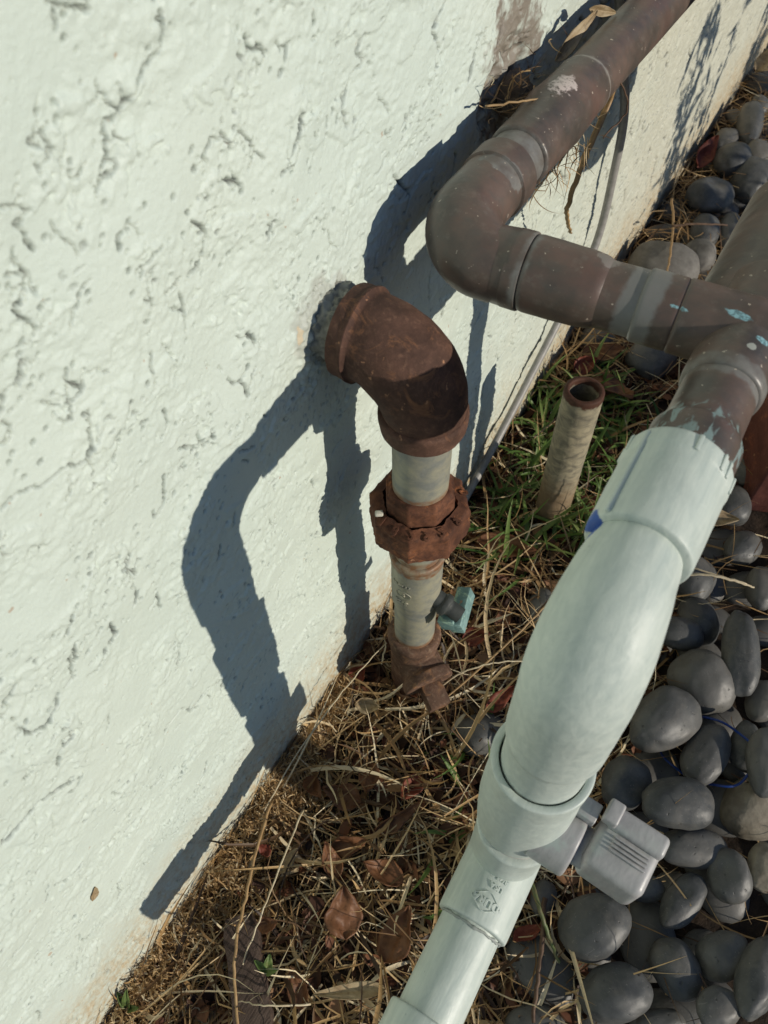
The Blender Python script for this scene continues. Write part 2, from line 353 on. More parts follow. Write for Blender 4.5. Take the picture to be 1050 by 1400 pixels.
# courses of the larger paint cracks, metres along and up the wall
CRACKS=[[(0.1389,0.4433),(0.1382,0.4366),(0.133,0.4346),(0.1286,0.4331),(0.1236,0.4302),(0.119,0.4281),(0.116,0.4286),(0.1143,0.4242),(0.1134,0.4211),(0.1109,0.4193)],[(0.0819,0.4256),(0.0868,0.4231),(0.0883,0.421),(0.0845,0.4196),(0.0856,0.4124)],[(0.1123,0.4052),(0.1079,0.4026),(0.107,0.3993)],[(0.1198,0.393),(0.1122,0.3917),(0.11,0.3889)],[(0.1321,0.3957),(0.1376,0.3862),(0.1349,0.38),(0.1334,0.3774),(0.1272,0.3781)],[(0.1226,0.3789),(0.1223,0.3688),(0.1215,0.3624)],[(0.0955,0.3973),(0.0906,0.396),(0.0857,0.3896)],[(0.0799,0.4067),(0.0743,0.4038),(0.0764,0.3985)],[(0.1676,0.4269),(0.1689,0.4235),(0.1769,0.4205)],[(0.1467,0.4095),(0.1426,0.4065),(0.1443,0.4041)],[(0.188,0.3978),(0.1845,0.3914),(0.1798,0.3878),(0.1737,0.3849)],[(0.0704,0.3915),(0.0679,0.3876),(0.0619,0.3861),(0.0582,0.381)],[(0.0794,0.381),(0.0782,0.3774),(0.082,0.3718),(0.0761,0.371),(0.0749,0.3661)],[(0.0771,0.3601),(0.0766,0.3553),(0.0732,0.3517),(0.0644,0.3556),(0.0579,0.356),(0.052,0.3598),(0.0458,0.3604)],[(0.086,0.3514),(0.0817,0.3478)],[(0.0931,0.3569),(0.0902,0.354)],[(0.0953,0.3187),(0.0918,0.3084),(0.0854,0.3054)],[(0.1139,0.3206),(0.1131,0.3168),(0.1041,0.3222)],[(0.0706,0.3035),(0.0672,0.298),(0.0705,0.2908)],[(0.0446,0.3054),(0.0384,0.2987)],[(0.0392,0.292),(0.0363,0.2832)],[(0.0356,0.2874),(0.0331,0.2817)],[(0.0187,0.3005),(0.0121,0.2959)],[(0.0244,0.2755),(0.0168,0.2712),(0.0123,0.2745),(0.0102,0.2825)],[(0.0194,0.254),(0.0128,0.2545),(0.0088,0.245)],[(0.0116,0.2261),(0.0058,0.2314),(-0.0023,0.2371),(-0.0099,0.2381),(-0.0194,0.2388)],[(-0.0453,0.1713),(-0.0516,0.1712)],[(0.1013,0.4346),(0.0986,0.4334),(0.1004,0.4293)],[(0.0941,0.4308),(0.0941,0.428)],[(0.1068,0.4226),(0.1039,0.4215)],[(0.1123,0.4543),(0.1116,0.4508),(0.1102,0.4497)],[(0.1118,0.4534),(0.1207,0.4501)],[(0.1435,0.3288),(0.1385,0.3259),(0.1397,0.3175)],[(0.0634,0.2781),(0.067,0.2822)],[(0.0739,0.2715),(0.0718,0.2617)],[(0.053,0.2843),(0.0526,0.2749),(0.0492,0.274)],[(0.2818,0.3961),(0.2711,0.3913),(0.2776,0.3812)],[(0.2165,0.3935),(0.2115,0.3885),(0.2135,0.3814)],[(0.2556,0.3688),(0.2513,0.3623)],[(0.1668,0.3734),(0.1624,0.368)],[(0.1601,0.4052),(0.1637,0.3992),(0.1614,0.397)],[(0.1507,0.3958),(0.1561,0.3906)],[(0.1859,0.4185),(0.1827,0.4149)],[(0.1986,0.4216),(0.1992,0.4155)],[(0.2263,0.4054),(0.2225,0.402),(0.2258,0.3966)],[(0.1065,0.2614),(0.1031,0.255)],[(0.1468,0.3414),(0.1493,0.3345)],[(0.1116,0.3842),(0.1111,0.3783)],[(0.0763,0.4116),(0.0818,0.4095),(0.0824,0.4054)],[(0.1038,0.3432),(0.1032,0.337)],[(0.3366,0.3732),(0.3257,0.3597)],[(0.3097,0.3717),(0.3052,0.359)],[(0.2446,0.3477),(0.2565,0.3342)]]
def crack_map():
    """depth 0..1 of hairline cracks, drawn as wandering grooves of changing width"""
    s=.00025; W_,H_=4000,1920; y0,z0=-.16,.0; A=np.zeros((H_,W_)); r=random.Random(3)
    def stamp(y,z,rad,dep):
        u=(y-y0)/s; v=(z-z0)/s; n=int(rad/s*2.2)+1; i0,j0=int(u),int(v)
        if i0<n or j0<n or i0>=W_-n or j0>=H_-n: return
        yy,xx=np.mgrid[j0-n:j0+n+1,i0-n:i0+n+1]; d=np.hypot(xx-u,yy-v)*s/rad
        A[j0-n:j0+n+1,i0-n:i0+n+1]=np.maximum(A[j0-n:j0+n+1,i0-n:i0+n+1],dep*np.clip(1.9-1.15*d,0,1))
    def near(y,z): return .62*math.hypot(math.hypot(.146,y),H-z)/.40   # finer cracks where one stands closer
    def line(pts,wd,k=1,gap=-.34):
        ph=r.random()*50; t=0
        for (a,b),(c,d) in zip(pts,pts[1:]):
            L=math.hypot(c-a,d-b); n=max(2,int(L/.0002))
            for q in range(n):
                f=q/n; t+=L/n
                y=a+(c-a)*f+.0011*mnoise.noise(Vector((t*260,ph,0)))+.0006*mnoise.noise(Vector((t*900,ph,3)))
                z=b+(d-b)*f+.0011*mnoise.noise(Vector((t*260,ph,9)))+.0007*mnoise.noise(Vector((t*800,ph,12)))
                wv=mnoise.noise(Vector((t*170,ph,20)))+.6*mnoise.noise(Vector((t*600,ph,21)))
                if wv<gap: continue
                stamp(y,z,wd*near(y,z)*(.50+.65*max(0,wv+.2)),min(1,max(.55 if gap<-.5 else .2,.9+wv))*k)
    def walk(y,z,n,st,wd,dirn=None,k=1):
        a=dirn if dirn is not None else r.gauss(-math.pi/2,.5); pts=[(y,z)]
        for q in range(n):
            a+=r.gauss(0,.5); a+=(-math.pi/2-a)*.08; y+=math.cos(a)*st; z+=math.sin(a)*st; pts.append((y,z))
            if r.random()<.10 and n>4: walk(y,z,n//2,st,wd*.8,a+r.choice((-1,1))*1.0,k)
        line(pts,wd,k)
    for c in CRACKS:
        line(c,.00135,1,-.62)
        for p in c:
            if r.random()<.45: walk(p[0],p[1],r.randint(3,7),.0018,.0007,r.uniform(0,6.28),.8)
            if r.random()<.5:
                for _ in range(r.randint(1,4)): stamp(p[0]+r.gauss(0,.004),p[1]+r.gauss(0,.004),r.uniform(.0003,.0006),r.uniform(.5,1))
    for _ in range(150):
        y=r.uniform(-.1,.55); z=r.uniform(.10,.46); walk(y,z,r.randint(2,6),r.uniform(.0015,.004),r.uniform(.00045,.0008),None,.8)
    for _ in range(140):
        y=r.uniform(.28,.82); z=r.uniform(.02,.34); walk(y,z,r.randint(3,8),r.uniform(.002,.005),r.uniform(.0006,.0012),None,.9)
    for _ in range(420):   # pores in drifts
        cy=r.uniform(-.12,.80); cz=r.uniform(.01,.40)
        for _ in range(r.randint(3,12)): stamp(cy+r.gauss(0,.006),cz+r.gauss(0,.005),r.uniform(.0003,.00062),r.uniform(.4,1))
    return A,s,y0,z0
def build_wall():
    big=field(.09,.5,1); med=field(.013,.45,2); sml=field(.0055,.4,3); fine=field(.0026,.35,4)
    cr=field(.034,.42,5,(1.45,.7)); crw=field(.007,.5,6); mask=field(.045,.5,7); pit=field(.0042,.35,8,(1.4,.8)); flat=field(.05,.45,9); streak=field(.010,.5,10,(1.6,.55))
    def grid(lo,hi,segs):
        out=[]
        for a,b,s in segs: out+=list(np.arange(a,b,s))
        return np.array(out+[hi])
    ys=grid(-3,6,[(-3,-.5,.1),(-.5,-.12,.01),(-.12,.21,.0005),(.21,.46,.0008),(.46,.85,.0015),(.85,1.6,.004),(1.6,6,.1)])
    zs=grid(0,2.4,[(-.03,.12,.0009),(.12,.30,.0006),(.30,.47,.0005),(.47,.55,.004),(.55,2.3,.1)])
    Y,Z=np.meshgrid(ys,zs)
    upm=smooth(Z,.08,.20)
    fl=smooth(sample(flat,Y,Z),-.15,.9)                       # smoothly trowelled islands
    gr=.55+.8*(1-upm)+.5*smooth(Y,.25,.5)
    h=.0006*sample(big,Y,Z)+(.00016*sample(med,Y,Z)+.00014*sample(sml,Y,Z))*(1-.85*fl)+.00017*sample(fine,Y,Z)*(1-.6*fl)*gr
    A,cs,y0,z0=crack_map()
    u=np.clip((Y-y0)/cs,0,A.shape[1]-2.001); v=np.clip((Z-z0)/cs,0,A.shape[0]-2.001); iu=u.astype(int); iv=v.astype(int); fu=u-iu; fv=v-iv
    crack=A[iv,iu]*(1-fu)*(1-fv)+A[iv,iu+1]*fu*(1-fv)+A[iv+1,iu]*(1-fu)*fv+A[iv+1,iu+1]*fu*fv
    crack=np.where((Y>y0+.01)&(Y<.83)&(Z<.475),crack,0)
    # edges of thick paint flakes: low ledges that follow slow contours
    c=sample(cr,Y,Z)+.34*sample(crw,Y,Z); m=smooth(sample(mask,Y,Z),.1,.6)
    ledge=m*smooth(c,-.05,.05)
    p1=smooth(sample(pit,Y,Z)+.5*sample(mask,Y,Z),2.0-.2*(1-upm)-.35*smooth(Y,.35,.8),2.5)*(1-.5*fl)
    p2=smooth(sample(streak,Y,Z),1.15,1.9)*smooth(Y,.30,.60)
    h=h-.0028*crack+.0007*ledge-.0014*p1-.0018*p2
    # rough mortar lump where the rusty pipe leaves the wall, chipped hollow where the brown pipe does
    d=np.hypot(Y-.190,Z-(H-.206)); h=h+.0022*np.exp(-(d/.020)**2)+.0004*np.exp(-(d/.022)**2)*sample(sml,Y,Z)
    d=np.hypot((Y-.345)/1.3,(Z-(H-.180))); h=h-.0045*smooth(.024-d,0,.010)*(1+.2*sample(med,Y,Z))
    X=WX+h
    V=np.stack([X,Y,Z],-1).reshape(-1,3); ny,nz=len(ys),len(zs)
    i=np.arange(nz-1)[:,None]*ny+np.arange(ny-1)[None,:]; i=i.ravel(); F=np.stack([i,i+1,i+1+ny,i+ny],-1)
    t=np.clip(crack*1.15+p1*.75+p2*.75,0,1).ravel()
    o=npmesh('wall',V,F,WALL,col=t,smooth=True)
    tag(o,'long stucco house wall painted pale green with fine cracks','wall'); o['kind']='structure'
build_wall()

# ------------------------------------------------------------------ ground
def gz(x,y):
    return .004*mnoise.noise(Vector((x*22,y*22,3)))+.002*mnoise.noise(Vector((x*80,y*80,1)))
def build_ground():
    def ax_(lo,a,b,hi,s,S): return np.concatenate([np.arange(lo,a,S),np.arange(a,b,s),np.arange(b,hi+S,S)])
    xs=ax_(-30,-.2,.4,30,.004,1.5); ys=ax_(-30,-.2,1.3,60,.004,1.5)
    X,Y=np.meshgrid(xs,ys); Z=np.array([[gz(x,y) if -.2<x<.4 and -.2<y<1.3 else 0 for x in xs] for y in ys])
    # a bank of litter rises against the wall near the camera
    Z=Z+.005*np.exp(-((X+.146)/.02)**2)*(Y<.3)
    V=np.stack([X,Y,Z],-1).reshape(-1,3); n=len(xs); i=(np.arange(len(ys)-1)[:,None]*n+np.arange(n-1)[None,:]).ravel()
    F=np.stack([i,i+1,i+1+n,i+n],-1)
    q=M('soil',rough=.9,spec=.2); nn=q.noise(80,6,.7); q.color(q.mix(q.ramp(nn,[(.35,0.),(.7,1.)]),(0.022,0.016,0.012),(0.060,0.040,0.026))); q.bump(q.noise(300,5,.7),.8,.002)
    o=npmesh('ground',V,F,q.m,kind='structure',smooth=True); tag(o,'dark bare soil under the litter and pebbles','ground')
build_ground()

# ------------------------------------------------------------------ brown copper and painted plastic pipework (one rigid assembly)
pw=thing('irrigation_pipe',P(0,.1012,-.52),'brown painted copper line joined to a pale green plastic pipe with a grey valve','pipe')
XA,ZA=-.11574,-.18229; YC,ZC=.23261,-.18787; ZR=-.19067; CD=Vector((1,.08723,0))
def cr(x): return YC+(x-XA)*.08723
re=.01398
# elbow near the wall: along-wall leg -> bend -> cross leg
pts=[];rad=[]
def seg(p0,p1,r0,r1=None,n=4):
    r1=r0 if r1 is None else r1
    for k in range(n+1): pts.append(Vector(p0).lerp(Vector(p1),k/n)); rad.append(r0+(r1-r0)*k/n)
br=.01957
zA=(ZA+ZC)/2
seg(P(XA,YC+.05088,ZA),P(XA,YC+.05055,ZA),.01253,.01465,1); seg(P(XA,YC+.05055,ZA),P(XA,YC+.03914,ZA),.01487,.01487); seg(P(XA,YC+.03858,ZA),P(XA,YC+br,ZA),.01386,.01431)
a=arc(P(XA,YC+br,ZA),(0,-1,0),(1,0,0),br,16); 
for k,p in enumerate(a[1:],1): 
    p.z=H+ZA+(ZC-ZA)*k/16; pts.append(p); rad.append(.01431+.00111*math.sin(math.pi*k/16))
seg(P(XA+br+.00045,cr(XA+br),ZC),P(-.08835,cr(-.08835),ZC),.01431,.01477,2); seg(P(-.08812,cr(-.08812),ZC),P(-.08219,cr(-.08219),ZC),.01499,.01509,3); seg(P(-.08186,cr(-.08186),ZC),P(-.08175,cr(-.08175),ZC),.01499,.0123,1)
V,F=sweep(pts,rad,64,rough=.00014,rs=90); meshobj('elbow',V,F,BROWN,pw,ang=50)
# reducing coupling on the cross leg
lathe('coupling',P(-.08197,cr(-.08197),ZC),CD,[(0,.01241),(.00045,.0142),(.00224,.01465),(.0218,.0142),(.0274,.01354),(.03019,.01253),(.03075,.01174)],BROWN,pw,64,.00012,90)
lathe('pipe',P(-.052,cr(-.052),ZC),CD,[(0,.01247),(.03131,.01247)],BROWN,pw,64,.00012,90)
lathe('coupling',P(-.03858,cr(-.03858),ZC),CD,[(0,.01253),(.00056,.01354),(.01398,.01342),(.01453,.01253)],BROWN,pw,64,.00012,90)
# crossing tee: branch + run
lathe('tee',P(-.02483,cr(-.02483),ZC),CD,[(0,.01253),(.00045,.01364),(.0246,.01364),(.03579,.01174),(.03802,.00447)],BROWN,pw,64,.00012,90)
lathe('tee',P(0,.27454,ZR),(0,-1,0),[(0,.01253),(.00045,.01398),(.03355,.01409),(.05815,.01398),(.06095,.01364),(.06151,.01253)],BROWN,pw,64,.00012,90)
# copper towards the camera
lathe('pipe',P(0,.21415,ZR),(0,-1,0),[(0,.01253),(.01901,.01253),(.02404,.01342),(.02628,.01487),(.04028,.01487)],BROWN,pw,64,.00012,90)
# wide far fitting behind the tee, then the second leg to the ground
lathe('pipe',P(-.00111,.27287,ZR-.01453),(0,1,0),[(-.01509,.01118),(-.01453,.02102),(.00447,.02293),(.07828,.02293),(.08387,.02013),(.21248,.02013)],BROWN,pw,64,.00034,60)
lathe('pipe',P(0,.3470,-.21806),(0,0,-1),[(0,.01174),(.36904,.01174)],BROWN,pw,48,.00012,90)
lathe('valve_body',P(0,.53119,-.2628),(0,0,1),[(0,.01789),(.01118,.04026),(.03355,.05032),(.12301,.05032),(.1342,.04473),(.16775,.04026),(.17893,.02013)],BROWN,pw,64,.00034,60)
# along the wall: pipe, tee into the wall, pipe on
lathe('pipe',P(XA,YC+.04473,ZA),(0,1,0),[(0,.01253),(.03914,.01253)],BROWN,pw,64,.00012,90)
lathe('tee',P(XA,.29523,ZA),(0,1,0),[(0,.01253),(.00067,.01409),(.02237,.01431),(.03802,.01521),(.05368,.01431),(.07157,.01409),(.07246,.01253)],BROWN,pw,64,.00034,60)
lathe('pipe',P(XA,.36568,ZA),(.00895,1,0),[(0,.0132),(.03355,.0132),(1.2,.0132),(1.9,.0132)],BROWN,pw,64,.00012,90,step=.01118)

# ---- painted plastic: female adapter, street elbow, valve, tee, pipe
XP=-.00135
lathe('adapter',P(XP,.17669,ZR),(0,-1,0),[(0,.01286),(.00067,.016),(.00135,.01677),(.00727,.01711),(.00806,.01666),(.02908,.01644),(.0369,.01622),(.03802,.01577),(.03824,.0132)],PVC,pw,72,.00007,120)
for k,a in enumerate((-95,-70,9,41,52,74,110)):
    # grip ribs round the mouth
    a=R(a); c=P(XP+math.sin(a)*.017,.17222,ZR+math.cos(a)*.017)
    rbox('rib',PVC,*c,.00157,.00649,.00101,pw,.00056,Matrix.Rotation(a,3,'Y'),2)
a=R(-46); c=P(XP+math.sin(a)*.01644,.15656,ZR+math.cos(a)*.01644)
rbox('ridge',PVC,*c,.00246,.03466,.00268,pw,.00101,Matrix.Rotation(a,3,'Y'),3)
# street elbow
pts=[];rad=[]; YV=.10121
seg(P(XP,.14314,ZR),P(XP,.13923,ZR),.0132,.0132,6)
seg(P(XP,.13867,ZR),P(XP,.13531,ZR),.01342,.01409,4)
eb=.02809
a=arc(P(XP,YV+eb,ZR),(0,-1,0),(0,0,-1),eb,28)
for k,p in enumerate(a): p.x+=.00191*k/28; pts.append(p); rad.append(.01473+.00201*k/28+.00106*math.sin(math.pi*k/28))
seg(P(XP+.00191,YV,ZR-eb-.00106),P(XP+.00233,YV,-.24698),.01675,.01696,16); seg(P(XP+.00233,YV,-.24804),P(XP+.00233,YV,-.24995),.01696,.0159,4); seg(P(XP+.00233,YV,-.25027),P(XP+.00276,YV,-.29521),.01542,.01516,8)
V,F=sweep(pts,rad,80,rough=.00012,rs=80); meshobj('elbow',V,F,PVC,pw,ang=60)
# valve body with open socket mouth
lathe('valve_body',P(.00127,YV,-.29523),(.01118,0,-1),[(-.00111,.01443),(-.01789,.0159),(-.01834,.01643),(-.01834,.01866),(-.01767,.01897),(-.01007,.01887),(-.00224,.01844),(.01342,.01924),(.02908,.01946),(.04473,.01878),(.05591,.01823),(.05726,.01767),(.05726,.01509),(.0671,.01487)],PVC,pw,80,.00012,90,cap0=False,cap1=False)
XB=.00335
lathe('collar',P(.00335,YV,-.35115),(0,0,-1),[(0,.01509),(.00056,.01588),(.01062,.01588),(.01118,.01487)],simple('bare_plastic',(0.52,0.50,0.46),.50323,(0.44,0.42,0.39)),pw,64,.00012,120)
# tee below: vertical port, and run along the wall
ZB=-.41768; 
lathe('tee',P(.00358,YV,-.36289),(0,0,-1),[(0,.01509),(.00045,.01812),(.00167,.01878),(.02237,.01789),(.05479,.01767),(.08387,.01789),(.08499,.01509)],PVC,pw,72,.00012,90)
BD=Vector((.01118,-1,0)).normalized()
fit=lathe('tee',P(.00425,.11742,ZB),BD,[(-.01342,.01118),(-.0132,.01677),(0,.01789),(.03355,.01789),(.05479,.01778),(.05591,.01733),(.05603,.01499)],PVC,pw,72,.00008,90,cap1=False)
lathe('pipe',P(.0047,.0671,ZB),BD,[(0,.0149),(.07828,.0149)],PVC,pw,64,.00007,90)
# cap on the camera end of the low run
lathe('cap',P(.00514,.01845,ZB),BD,[(0,.01499),(.00045,.01745),(.00111,.01812),(.03244,.01789),(.03522,.01655),(.03635,.01118)],PVC,pw,72,.00008,90)
lathe('pipe',P(.00224,YV,-.44508),(0,0,-1),[(0,.0149),(.15656,.0149)],PVC,pw,48,.00012,90)
# bead of glue at the pipe joint
V,F=sweep([P(.00481+math.cos(t)*.01504,.06128+.00078*mnoise.noise(Vector((t*3,0,0)))-.00167*math.sin(t),ZB+math.sin(t)*.01504) for t in [2*math.pi*k/90 for k in range(91)]],[.00067*(1+1.00647*mnoise.noise(Vector((k*.44732,5,0)))) for k in range(91)],8,rough=.00022,rs=900); meshobj('glue_bead',V,F,simple('glue',(0.34,0.37,0.34),.55915),pw)

# embossed lettering wrapped on a cylinder
def curved_text(txt,size,parent,mat,place,extr=.00036,name='lettering'):
    cu=bpy.data.curves.new('t','FONT'); cu.body=txt; cu.size=size; cu.extrude=extr; cu.align_x='CENTER'; cu.align_y='CENTER'; cu.bevel_depth=size*.03355; cu.offset=size*.02013
    o=bpy.data.objects.new('t',cu); COL.objects.link(o); dg=bpy.context.evaluated_depsgraph_get(); me=bpy.data.meshes.new_from_object(o.evaluated_get(dg)); bpy.data.objects.remove(o)
    for v in me.vertices: v.co=place(v.co.x,v.co.y,v.co.z)
    me.materials.clear(); me.materials.append(mat); ob=bpy.data.objects.new(name,me); return link(ob,parent)
def on_run(cyy,rr,zc,a0,flip=1):
    # text x runs round the pipe, y along it; seen from above, reading upside-down toward the camera
    def f(x,y,z):
        ca,sa=math.cos(TA),math.sin(TA); u=x*ca-y*sa; v=x*sa+y*ca
        th=a0+u/rr; r=rr+z; return P(.0047+r*math.sin(th),cyy+v+.00447,zc+r*math.cos(th))
    return f
TA=math.pi
curved_text('DURA',.00509,fit,PVC,on_run(.0671,.01789,ZB,R(4)))
curved_text('USA',.0036,fit,PVC,on_run(.07515,.01789,ZB,R(9)))
curved_text('3/4"',.00339,fit,PVC,on_run(.07963,.01789,ZB,R(13)))
def diamond():
    q=[(-.00738,.00034),(-.00111,.00447),(.00111,.00447),(.00738,.00034),(.00738,-.00034),(.00111,-.00447),(-.00111,-.00447),(-.00738,-.00034)]
    f=on_run(.0671,.01789,ZB,R(4)); pts=[]
    for a,b in zip(q,q[1:]+q[:1]):
        for k in range(5): pts.append(f(a[0]+(b[0]-a[0])*k/5,a[1]+(b[1]-a[1])*k/5,.00012))
    pts.append(pts[0]); V,F=sweep(pts,[.00034]*len(pts),8,cap0=False,cap1=False); meshobj('emblem_outline',V,F,PVC,fit)
diamond()

# grey valve handle on the outer side of the valve body
def valve():
    rz=Matrix.Rotation(R(-4),3,'Z')
    lathe('bonnet',P(.01118,.09674,-.33382),(1,-.03355,0),[(0,.0132),(.01509,.0132),(.01588,.0123),(.0161,.00671)],GPVC,pw,56,.00005,100)
    rbox('lug',GPVC,*P(.02516,.10792,-.32207),.00783,.00838,.00783,pw,.00067,rz)
    lathe('stem',P(.0246,.09841,-.33549),(1,0,0),[(0,.00838),(.00895,.00838)],GPVC,pw,32)
    # hood-shaped handle: rounded box with a raised grip, fine ridges and a flat thumb tab
    rbox('handle',GPVC,*P(.04306,.10009,-.33382),.02516,.02237,.0246,pw,.00391,rz,5)
    rbox('grip',GPVC,*P(.04473,.11016,-.32654),.02404,.00951,.01677,pw,.00246,rz,4)
    for k in range(4): rbox('ridge',GPVC,*P(.04473,.10345-.00179*k,-.32095),.01453,.00089,.00157,pw,.00034,rz,2)
    rbox('thumb_tab',GPVC,*P(.03355,.11071,-.31704),.00615,.00951,.0056,pw,.00101,rz,3)
valve()

# ------------------------------------------------------------------ rusty riser
rx,ry=-.102,.1935
rs=thing('water_riser',P(rx,ry,-.52),'rusty iron elbow and galvanised riser pipe with an eight sided union nut against the wall','pipe')
MORT=simple('mortar',(0.34,0.34,0.29),.9,(0.13,0.13,0.11),.2)
lathe('wall_nipple',P(-.150,ry+.0005,-.2080),(1,0,0),[(0,.0185),(.004,.0168),(.009,.0152),(.018,.0146)],MORT,rs,96,.0020,430,step=.0008)
pts=[];rad=[]; eb=.0250; ze=-.2085
seg(P(-.1365,ry,ze),P(-.1362,ry,ze),.0150,.0186,1); seg(P(-.1360,ry,ze),P(-.1300,ry,ze),.0192,.0196,6); seg(P(-.1297,ry,ze),P(-.1287,ry,ze),.0200,.0200,2); seg(P(-.1283,ry,ze),P(-.1275,ry,ze),.0190,.0183,2)
a=arc(P(-.102-eb,ry,ze),(1,0,0),(0,0,-1),eb,26)
for k,p in enumerate(a): pts.append(p); rad.append(.0180+.0011*math.sin(math.pi*k/26))
seg(P(rx,ry,ze-eb-.0004),P(rx,ry,ze-eb-.0012),.0178,.0178,2); seg(P(rx,ry,ze-eb-.0015),P(rx,ry,ze-eb-.0030),.0186,.0192,2); seg(P(rx,ry,ze-eb-.0034),P(rx,ry,ze-eb-.0112),.0192,.0186,7); seg(P(rx,ry,ze-eb-.0115),P(rx,ry,ze-eb-.0120),.0180,.0136,1)
V,F=sweep(pts,rad,72,rough=.00035,rs=170); meshobj('elbow',V,F,RUST,rs,ang=55)
lathe('pipe',P(rx,ry,-.240),(0,0,-1),[(0,.0133),(.060,.0133)],GALV,rs,64,.00012,160)
def octa(r0,rot): return ngon(8,rot)
lathe('collar',P(rx,ry,-.2865),(0,0,-1),[(0,.0140),(.0006,.0155),(.0030,.0166),(.0032,.0174),(.0155,.0174),(.016,.014)],RUSTN,rs,128,.00040,330,b=.0004,shape=ngon(8,R(10)))
nut=lathe('union_nut',P(rx,ry,-.2985),(0,0,-1),[(.006,.0184),(0,.0186),(.0004,.0192),(.0016,.0232),(.0034,.0250),(.0200,.0254),(.0235,.0225),(.0245,.0150)],RUSTN,rs,160,.00065,330,b=.0004,shape=ngon(8,R(18)),cap0=True)
def on_nut(r0,a0,zt):
    def f(x,y,z):
        a=a0+x/r0; r=r0-(-y); return P(rx+math.sin(a)*r,ry-math.cos(a)*r,zt+z-.30*(r-.0192))
    return f
for ch,a in (('9',R(38)),('2',R(58)),('9',R(84)),('8',R(-3)),('2',R(19)),('/',R(-24)),('0',R(132))):
    curved_text(ch,.0056,nut,RUSTN,on_nut(.0215,a,-.2988),.00028)
rbox('paint_blob',simple('white_paint',(0.62,0.60,0.50),.6),*P(rx-.0120,ry-.0180,-.2980),.0040,.0030,.0022,nut,.0008,Matrix.Rotation(R(35),3,'Z'))
lathe('pipe',P(rx,ry,-.320),(0,0,-1),[(0,.0128),(.040,.0128)],GALV,rs,56,.00012,160)
cpl=lathe('coupling',P(rx,ry,-.3440),(0,0,-1),[(0,.0132),(.0004,.0148),(.0030,.0152),(.0042,.0146),(.016,.0142),(.034,.0142),(.050,.0138),(.0525,.0128)],GALV,rs,72,.00022,180)
def on_cpl(a0,zc):
    def f(x,y,z):
        a=a0+x/.0142; r=.0141+z; return P(rx+math.sin(a)*r,ry-math.cos(a)*r,zc+y)
    return f
curved_text('WSW',.0042,cpl,GALV,on_cpl(R(-8),-.3640),.0006); curved_text('S',.0050,cpl,GALV,on_cpl(R(-2),-.3725),.0006); curved_text('THT',.0042,cpl,GALV,on_cpl(R(-6),-.3815),.0006)
tor=[on_cpl(R(-2),-.3725)(math.cos(t)*.0046,math.sin(t)*.0034,.0002) for t in [2*math.pi*k/32 for k in range(33)]]
V,F=sweep(tor,[.00035]*33,8,cap0=False,cap1=False); meshobj('emblem_outline',V,F,GALV,cpl)
lathe('pipe',P(rx,ry,-.395),(0,0,-1),[(0,.0126),(.055,.0126)],GALV,rs,56,.00012,160)
tt=lathe('tee',P(rx,ry,-.4400),(0,0,-1),[(0,.0130),(.0004,.0160),(.0040,.0172),(.0080,.0168),(.0100,.0155),(.030,.0152),(.078,.0150)],RUSTT,rs,64,.00035,200)
dd=Vector((.80,-.56,-.20)).normalized(); o0=P(rx,ry,-.468)
lathe('branch',o0,dd,[(0,.0142),(.012,.0142),(.0175,.0145),(.0180,.0166),(.0250,.0168),(.0255,.0140)],RUSTT,rs,64,.00035,200)
plug=rbox('plug',RUSTT,*(o0+dd*.033),.0140,.0140,.0160,rs,.0009,dd.to_track_quat('Z','Y').to_matrix(),2)
# verdigris drain cock on the side of the coupling
VERD=mat_rust('verdigris',(0.19,0.33,0.31),(0.30,0.45,0.42),(0.13,0.21,0.20),.75,1.2).m
STEM_SHADE=simple('shaded_stem',(0.06,0.065,0.06),.6,(0.035,0.04,0.037))  # the stem's shade is put into this dark colour
lathe('cock_stem',P(rx+.008,ry+.001,-.386),(1,0,-.35),[(0,.0055),(.009,.0055),(.0095,.0068),(.013,.0068),(.0135,.0048),(.022,.0048)],STEM_SHADE,rs,32,.0001,150)
rt=Matrix.Rotation(R(14),3,'Z')@Matrix.Rotation(R(-22),3,'Y')
ck=rbox('cock_body',VERD,*P(-.0760,ry+.0080,-.4000),.0085,.0260,.0095,rs,.0007,rt,2)
rbox('cock_body',VERD,*P(-.0790,ry-.0010,-.3995),.0100,.0100,.0092,rs,.0007,rt,2)

# ------------------------------------------------------------------ stub pipe, cable, brick, plank
st=thing('pipe_stub',P(-.077,.376,-.52),'open rusty rimmed galvanised pipe stub standing in the grass','pipe')
q=M('old_galvanised',rough=.7,spec=.3,metal=.05); n=q.noise(1,5,.65,vec=q.mapv((100,100,150)),dist=.8)
c=q.mix(q.ramp(n,[(.36,0.),(.62,1.)]),(0.17,0.155,0.115),(0.35,0.31,0.21)); X,Y,Z=q.sep()[:]
f=q.band(Z,H-.3790,H-.30,.004,200); c=q.mix(f,c,q.mix(q.noise(300),(0.035,0.018,0.013),(0.11,0.045,0.026)))
f=q.ramp(q.math('ADD',Z,q.math('MULTIPLY',q.noise(90,4),.04)),[(.060,1.),(.085,0.)]); c=q.mix(q.math('MULTIPLY',f,.8),c,(0.22,0.15,0.085))
q.color(c); q.bump(n,.4,.0008); q.bump(q.noise(600,4),.3,.0004); OG=q.m
a0=P(-.0775,.3765,-.3740); a1=P(-.0765,.3760,-.530); d=(a1-a0).normalized()
pr=[(.060,.0085),(.0005,.0100),(-.0003,.0112),(.0004,.0134),(.004,.0137),(.0060,.0134),(.13,.0134),(.17,.0134)]
lathe('pipe_wall',a0,d,pr,OG,st,56,.00030,220,cap0=False,b=.0003)
